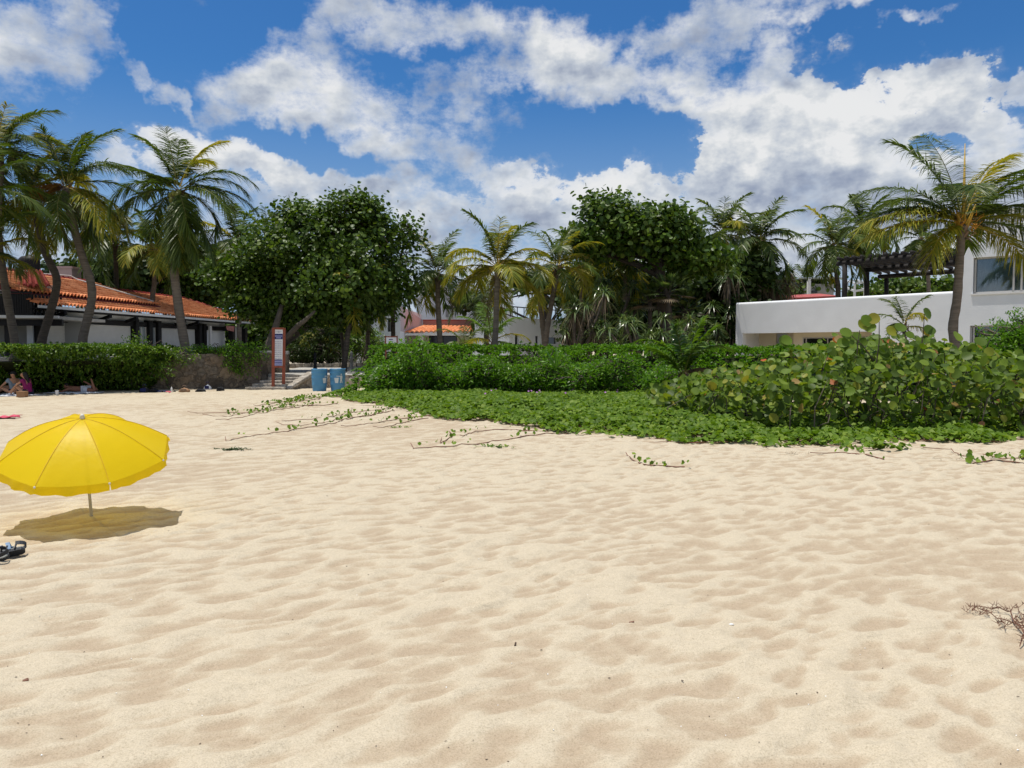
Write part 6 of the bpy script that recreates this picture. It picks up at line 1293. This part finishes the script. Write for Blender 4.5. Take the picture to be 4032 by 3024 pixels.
def person(label, loc, J, skin, clothes, hairpts, group=None, extra_parts=()):
    """J: joint positions relative to loc: pelvis, waist, chest, neck, head, and shoulder/elbow/wrist, hip/knee/ankle/toe for l and r"""
    loc = np.array(loc, float); root = thing('person', label, 'person', loc, group); P = {k: loc+np.array(v) for k, v in J.items()}
    R_ = dict(pelvis=.125, waist=.115, chest=.135, neck=.052, chin=.066, head=.088, crown=.06, hip=.085, thigh=.078, knee=.056, calf=.052, ankle=.036, heel=.034, toe=.030, shoulder=.06, upper=.044, elbow=.036, fore=.034, wrist=.025, palm=.032)
    j = {k: (P[k], R_[k]) for k in ('pelvis','waist','chest','neck')}; e = [('pelvis','waist'),('waist','chest'),('chest','neck')]
    up = unit(P['head']-P['neck']); face = unit(np.array(J['face'])); j['chin'] = (P['neck']+up*.10+face*.03, .066); j['head'] = (P['head'], .090); j['crown'] = (P['head']+up*.075, .065); e += [('neck','chin'),('chin','head'),('head','crown')]
    j['nose'] = (P['head']-up*.02+face*.095, .016); e.append(('head','nose'))
    sidev = unit(np.cross(face, up))
    for q, s in (('earl',1),('earr',-1)): j[q] = (P['head']-up*.01+sidev*s*.088, .014); e.append(('head', q))
    for s in ('l','r'):
        for a, b in (('shoulder','elbow'),('elbow','wrist'),('hip','knee'),('knee','ankle')): 
            mid = {'shoulder':'upper','elbow':'fore','hip':'thigh','knee':'calf'}[a]; j[a+s] = (P[a+s], R_[a]); j[b+s] = (P[b+s], R_[b]); j[mid+s] = (lerp(P[a+s],P[b+s],.45), R_[mid]); e += [(a+s, mid+s),(mid+s, b+s)]
        e += [('chest','shoulder'+s),('pelvis','hip'+s)]
        d = unit(P['toe'+s]-P['ankle'+s]); j['toe'+s] = (P['toe'+s], .028); e.append(('ankle'+s,'toe'+s))
        h = unit(P['hand'+s]-P['wrist'+s]); j['palm'+s] = (P['wrist'+s]+h*.07, .030); e.append(('wrist'+s,'palm'+s)); sd = unit(np.cross(h, [0.3,.4,1.])); dn = np.cross(sd, h)
        for f, (o_, ln) in enumerate(((-1.5,.07),(-.5,.085),(.5,.08),(1.5,.062))):
            j['f%d%s' % (f, s)] = (P['wrist'+s]+h*(.085+ln*.5)+sd*o_*.019, .0085); j['g%d%s' % (f, s)] = (P['wrist'+s]+h*(.085+ln*.85)+sd*o_*.021-dn*.02, .0075); e += [('palm'+s, 'f%d%s' % (f, s)), ('f%d%s' % (f, s), 'g%d%s' % (f, s))]
        j['th'+s] = (P['wrist'+s]+h*.06+sd*-.05, .010); j['ti'+s] = (P['wrist'+s]+h*.095+sd*-.068, .009); e += [('palm'+s,'th'+s),('th'+s,'ti'+s)]
    skin_obj('body', j, e, skin, root)
    for (nm, keys, edges, grow, mat) in clothes:
        cj = {}
        for k in keys:
            if k in j: cj[k] = (j[k][0], j[k][1]+grow)
            else: a, b, t = k; cj[k] = (lerp(j[a][0], j[b][0], t), (j[a][1]*(1-t)+j[b][1]*t)+grow+.008)
        skin_obj(nm, cj, edges, mat, root)
    hj = {i: (loc+np.array(p[:3]), p[3]) for i, p in enumerate(hairpts)}; skin_obj('hair', hj, [(i, i+1) for i in range(len(hairpts)-1)], M['hair'], root)
    ey = MB()
    for s in (-1, 1): ey.ball(P['head']+up*.012+face*.083+sidev*s*.032, .011, 6)
    ey.build('eyes', M['hair'], root); mo = MB(); mo.ball(P['head']-up*.062+face*.080, (.022,.012,.008), 6); mo.build('mouth', M['pinkfab'], root)
    for f in extra_parts: f(root, P)
    return root
TOP = ['waist','pelvis','chest','neck','shoulderl','shoulderr','upperl','upperr']
def people():
    d = 27.35; g = W(112, 1559, d); g[2] = gz(g[0], d)
    # woman sitting side on, facing left
    J = dict(pelvis=(0,0,.13), waist=(-.01,0,.30), chest=(-.07,0,.50), neck=(-.11,0,.63), head=(-.17,0,.755), face=(-1,.1,-.25),
      shoulderl=(-.09,.16,.56), elbowl=(-.24,.20,.44), wristl=(-.20,.10,.64), handl=(-.17,.06,.72), shoulderr=(-.09,-.17,.55), elbowr=(-.30,-.18,.40), wristr=(-.52,-.14,.20), handr=(-.60,-.12,.12),
      hipl=(-.04,.10,.10), kneel=(-.40,.14,.36), anklel=(-.62,.14,.06), toel=(-.77,.14,.035), hipr=(-.04,-.10,.10), kneer=(-.36,-.12,.36), ankler=(-.58,-.12,.06), toer=(-.73,-.12,.035))
    sh = [('shoulderl','elbowl',.5),('shoulderr','elbowr',.5)]
    cl = [('top', ['waist','pelvis','chest','neckb','shoulderl','shoulderr'], [], 0, None)]
    def mk(keys, edges, grow, mat, nm): return (nm, keys, edges, grow, mat)
    top = mk(['waist','pelvis','chest','shoulderl','shoulderr','upperl','upperr'], [('waist','pelvis'),('waist','chest'),('chest','shoulderl'),('chest','shoulderr'),('shoulderl','upperl'),('shoulderr','upperr')], .022, M['magenta'], 'top')
    shorts = lambda m: mk(['pelvis','hipl','hipr','thighl','thighr'], [('pelvis','hipl'),('pelvis','hipr'),('hipl','thighl'),('hipr','thighr')], .018, m, 'shorts')
    hair = [(-.13,0,.85,.075),(-.09,0,.78,.095),(-.05,0,.66,.085),(-.01,0,.52,.07),(.0,0,.40,.04)]
    def socks(col):
        def f(root, P):
            for s in 'lr': skin_obj('sock', {0:(lerp(P['knee'+s],P['ankle'+s],.8), .046), 1:(P['ankle'+s], .046), 2:(P['toe'+s], .038)}, [(0,1),(1,2)], col, root)
        return f
    person('seated person in a magenta top with long dark hair, knees drawn up', g, J, M['skin'], [top, shorts(M['denim'])], hair, extra_parts=(socks(M['whitefab']),))
    g2 = W(58, 1556, 27.75); g2[2] = gz(g2[0], 27.75)
    J2 = dict(pelvis=(0,0,.13), waist=(.0,0,.30), chest=(-.0,-.02,.50), neck=(.02,-.03,.63), head=(.01,-.06,.75), face=(-.75,-.55,-.3),
      shoulderl=(.06,.16,.55), elbowl=(-.16,.2,.38), wristl=(-.34,.12,.30), handl=(-.42,.1,.26), shoulderr=(-.10,-.17,.55), elbowr=(-.30,-.22,.36), wristr=(-.45,-.15,.24), handr=(-.52,-.14,.18),
      hipl=(-.04,.10,.10), kneel=(-.42,.16,.32), anklel=(-.74,.16,.06), toel=(-.88,.16,.035), hipr=(-.04,-.10,.10), kneer=(-.42,-.14,.30), ankler=(-.74,-.14,.06), toer=(-.88,-.14,.035))
    top2 = (top[0], top[1], top[2], .024, M['grey_shirt'])
    def cap(root, P): m = MB(); m.ball(P['head']+[0,0,.055], (.105,.105,.075), 12); m.box(P['head']+[-.10,-.07,.035], (.13,.11,.012), rz=.6); m.build('cap', M['black'], root, smooth=True)
    person('seated person in a grey blue shirt and black cap at the far left', g2, J2, M['skin'], [top2, shorts(M['denim'])], [(.04,.0,.79,.07),(.05,.02,.72,.07)], extra_parts=(cap,))
    g3 = W(335, 1553, 28.7); g3[2] = gz(g3[0], 28.7)
    # lying on the front, head to the left, lower legs raised and crossed
    J3 = dict(pelvis=(0,0,.13), waist=(-.18,0,.13), chest=(-.42,0,.16), neck=(-.58,0,.22), head=(-.70,0,.24), face=(-.6,-.3,-.6),
      shoulderl=(-.50,.18,.15), elbowl=(-.72,.26,.05), wristl=(-.93,.14,.04), handl=(-1.02,.08,.04), shoulderr=(-.50,-.18,.15), elbowr=(-.72,-.26,.05), wristr=(-.95,-.16,.04), handr=(-1.04,-.10,.04),
      hipl=(.06,.10,.12), kneel=(.40,.14,.09), anklel=(.02,.10,.36), toel=(-.10,.08,.42), hipr=(.06,-.10,.12), kneer=(.42,-.10,.08), ankler=(.30,-.06,.42), toer=(.26,-.05,.53))
    person('person lying on the front in pale shorts with lower legs raised, in the hedge shade', g3, J3, M['skin_dark'], [shorts(M['shorts'])], [(-.74,0,.30,.07),(-.68,0,.31,.08),(-.60,0,.27,.05)])
    def cloth(name, label, cat, px, py, dd, w, dep, mat, seed, h=.05):
        c = W(px, py, dd); c[2] = gz(c[0], dd); n = 12; V = []
        for i in range(n+1):
            for k in range(n+1):
                x = c[0]+w*(i/n-.5)*(1+.1*sin(k+seed)); y = c[1]+dep*(k/n-.5)*(1+.1*sin(i*1.3+seed)); V.append((x, y, gz(x, y)+.012+h*float(vnoise(np.array([x*9.]), np.array([y*9.]), seed)[0])))
        m = MB(); m.add(V, [(i*(n+1)+k, (i+1)*(n+1)+k, (i+1)*(n+1)+k+1, i*(n+1)+k+1) for i in range(n) for k in range(n)]); o = m.build(name, mat, None, smooth=True); o.modifiers.new('s','SOLIDIFY').thickness = .012; return tag(o, label, cat)
    cloth('beach_towel', 'pale towel spread under the seated couple', 'towel', 60, 1563, 27.3, 1.7, .7, M['whitefab'], 3)
    cloth('beach_towel', 'pale towel under the person lying down', 'towel', 290, 1556, 28.5, 1.9, .7, M['whitefab'], 5)
    cloth('beach_towel', 'crumpled pink towel on the sand at the left picture edge above the umbrella', 'towel', 5, 1645, 18.3, .8, .35, M['pinkfab'], 7, .07)
    c = W(88, 1562, 26.6); c[2] = gz(c[0], 26.6); m = MB(); m.box(c+[0,0,.10], (.30,.2,.19)); m.box(c+[0,0,.198], (.31,.21,.014)); o = m.build('cardboard_box', M['brownbox'], None, bevel=.01); tag(o, 'small brown box standing beside the magenta seated person', 'box')
    c = W(225, 1557, 27.4); c[2] = gz(c[0], 27.4); m = MB(); m.lathe(c, [(.045,0),(.052,.08),(.058,.16),(.060,.165),(.05,.175),(.001,.178)], 14); o = m.build('drink_cup', M['whitefab'], None, smooth=True); tag(o, 'pale drink cup on the sand by the lying person', 'cup')
    def blob(name, label, cat, px, py, dd, r, mats, seed, lumps=6, strap=True, smooth=True):
        c = W(px, py, dd); c[2] = gz(c[0], dd); root = thing(name, label, cat, c); rr = random.Random(seed); r = np.array(r); n = 18; V = []; m = MB(); rows = 10
        for i in range(rows+1):
            t = i/rows*pi*.5*1.9-.1*pi
            for k in range(n):
                a = 2*pi*k/n; ca, sa = cos(a), sin(a); e = .75; x = abs(ca)**e*(1 if ca > 0 else -1); y = abs(sa)**e*(1 if sa > 0 else -1); q = max(0, cos(max(t-.2,0)*.95))**.6; wr = 1+.05*sin(3*a+seed)+.05*sin(5*a+i*.9+seed)
                V.append(c+[r[0]*x*q*wr, r[1]*y*q*wr, r[2]*2*(i/rows)*(1+.06*sin(2*a+seed))])
        m.add(V, [(i*n+k, i*n+(k+1)%n, (i+1)*n+(k+1)%n, (i+1)*n+k) for i in range(rows) for k in range(n)]+[tuple(range(rows*n, rows*n+n))]); m.build('body', mats[0], root, smooth=True)
        p = MB(); p.box(c+[0,-r[1]*.98,r[2]*.7], (r[0]*1.1, r[1]*.3, r[2]*.9)); p.build('pocket', mats[-1], root, bevel=.02)
        if strap: s = MB(); s.tube([c+[-r[0]*.35,-.02,r[2]*1.85], c+[-r[0]*.2,-.02,r[2]*2.25], c+[r[0]*.2,-.02,r[2]*2.25], c+[r[0]*.35,-.02,r[2]*1.85]], .012, 6); s.build('handle', mats[-1], root)
        return root
    blob('backpack', 'black backpack standing against the wall nearest the stone steps', 'backpack', 868, 1538, 30.2, (.15,.11,.13), [M['black'], M['black']], 1)
    blob('sports_bag', 'slumped black bag on the sand between the striped bag and the backpack', 'bag', 790, 1541, 29.6, (.19,.13,.085), [M['black'], M['black']], 2)
    blob('beach_bag', 'striped brown and beige beach bag on the sand', 'bag', 727, 1542, 29.4, (.21,.13,.11), [M['brownbox'], M['dead']], 3)
    blob('backpack', 'white bag with a navy top leaning on the stone wall', 'backpack', 818, 1518, 31.3, (.16,.10,.14), [M['whitefab'], M['navy']], 4)
    blob('dark_bag', 'heap of dark bags and clothes at the left end of the stone wall', 'bag', 570, 1546, 29.2, (.20,.14,.14), [M['black'], M['navy']], 5)
    blob('dark_bag', 'smaller dark bag beside the heap of dark bags', 'bag', 608, 1546, 29.2, (.14,.12,.09), [M['black'], M['black']], 6)
    blob('small_pouch', 'small black pouch right of the pale bottle', 'pouch', 687, 1543, 29.4, (.05,.04,.035), [M['black'], M['black']], 8, strap=False)
    cloth('navy_cloth', 'navy cloth lying on the sand between the dark bags and the pink one', 'cloth', 640, 1545, 29.2, .42, .25, M['navy'], 9, .07)
    cloth('pink_cloth', 'small pink cloth left of the pale bottle', 'cloth', 663, 1546, 29.0, .16, .12, M['pinkfab'], 11, .09)
    c = W(676, 1544, 29.3); c[2] = gz(c[0], 29.3); m = MB(); m.lathe(c, [(.033,0),(.036,.02),(.036,.12),(.030,.15),(.014,.18),(.014,.20)], 12); o = m.build('bottle', M['shell'], None, smooth=True); tag(o, 'pale drinks bottle standing among the bags', 'bottle')
people()
# ------------------------------------------------------------------ sandals
def sandal(label, heel, yaw, pitch, roll, s=1.0):
    c = np.array(heel, float); root = thing('sandal', label, 'sandal', c, 'strapped sandals')
    Rm = np.array((Matrix.Rotation(yaw,3,'Z') @ Matrix.Rotation(pitch,3,'Y') @ Matrix.Rotation(roll,3,'X')))
    T = lambda x, y, z: c + Rm@(np.array([x,y,z])*s)
    L_ = .27; xs = np.linspace(0, L_, 16); wd = np.interp(xs, [0,.02,.06,.12,.19,.24,.262,.27], [.018,.034,.036,.033,.048,.042,.026,.008]); zc = np.interp(xs, [0,.08,.2,.27], [.0,-.003,-.004,.016])
    def slab(z0, z1, k, mat, name, rim=0):
        m = MB(); V = []
        for x, w, z in zip(xs, wd*k, zc):
            for (yy, zz) in ((-1,z0),(1,z0),(1,z1),(0,z1-rim),(-1,z1)): V.append(T(x, yy*w, z+zz))
        n = 5; F = [(i*n+j, i*n+(j+1)%n, (i+1)*n+(j+1)%n, (i+1)*n+j) for i in range(len(xs)-1) for j in range(n)]+[tuple(range(n-1,-1,-1)), tuple(range((len(xs)-1)*n, len(xs)*n))]; m.add(V, F); return m.build(name, mat, root, smooth=False)
    slab(-.012, .010, 1.0, M['sandal_d'], 'outsole'); slab(.0105, .020, .93, M['sandal_g'], 'footbed', .004)
    def band(x0, x1, h, w, mat, name, lean=0.0, y0=-1, y1=1):
        m = MB(); V = []; k = 12
        for i in range(k+1):
            a = pi*i/k; ww = np.interp(x0+(x1-x0)*i/k, xs, wd)+.004; y = -cos(a)*ww*(1.0); z = .008+sin(a)**.7*h; x = x0+(x1-x0)*i/k + lean*sin(a)
            for (dx, dz) in ((-w/2,0),(w/2,0),(w/2,.005),(-w/2,.005)): V.append(T(x+dx, y*(1+dz*8), z+dz))
        F = [(i*4+j, i*4+(j+1)%4, (i+1)*4+(j+1)%4, (i+1)*4+j) for i in range(k) for j in range(4)]+[(3,2,1,0),(k*4,k*4+1,k*4+2,k*4+3)]; m.add(V, F); return m.build(name, mat, root)
    band(.215, .205, .045, .032, M['sandal_b'], 'toe_strap'); band(.155, .175, .062, .030, M['sandal_b'], 'instep_strap', -.01); o = band(.09, .10, .088, .028, M['sandal_l'], 'ankle_strap', .02)
    m = MB(); V = []
    for i in range(13):                       # heel strap wraps round the back
        a = -pi*.5+pi*i/12; x = .055-cos(a)*.062; y = sin(a)*.042
        for z in (.035, .068): V.append(T(x, y, z)); V.append(T(x-.005*cos(a), y*1.12, z))
    m.add(V, [(4*i,4*i+4,4*i+6,4*i+2) for i in range(12)]+[(4*i+1,4*i+3,4*i+7,4*i+5) for i in range(12)]+[(4*i+2,4*i+6,4*i+7,4*i+3) for i in range(12)]+[(4*i,4*i+1,4*i+5,4*i+4) for i in range(12)]); m.build('heel_strap', M['sandal_d'], root)
    for (x, y) in ((.12,.037),(.12,-.037),(.06,.040),(.06,-.040),(.19,.048),(.19,-.048)):
        m = MB(); m.tube([T(x,y,.0), T(x-.01,y*1.02,.045)], .007, 6); m.build('side_strap', M['sandal_d'], root)
    m = MB(); m.box(T(.095,-.030,.078), (.022,.016,.012)); m.build('buckle', M['sandal_l'], root)
p = GS(92, 2186); sandal('dark sandal with light blue ankle strap on its side, nearest the umbrella shadow', p+[.0,.02,.055], R(205), R(8), R(50))
p = GS(30, 2200); sandal('dark strapped sandal half out of the picture, lower one of the pair', p+[.03,-.03,.05], R(190), R(10), R(-28))
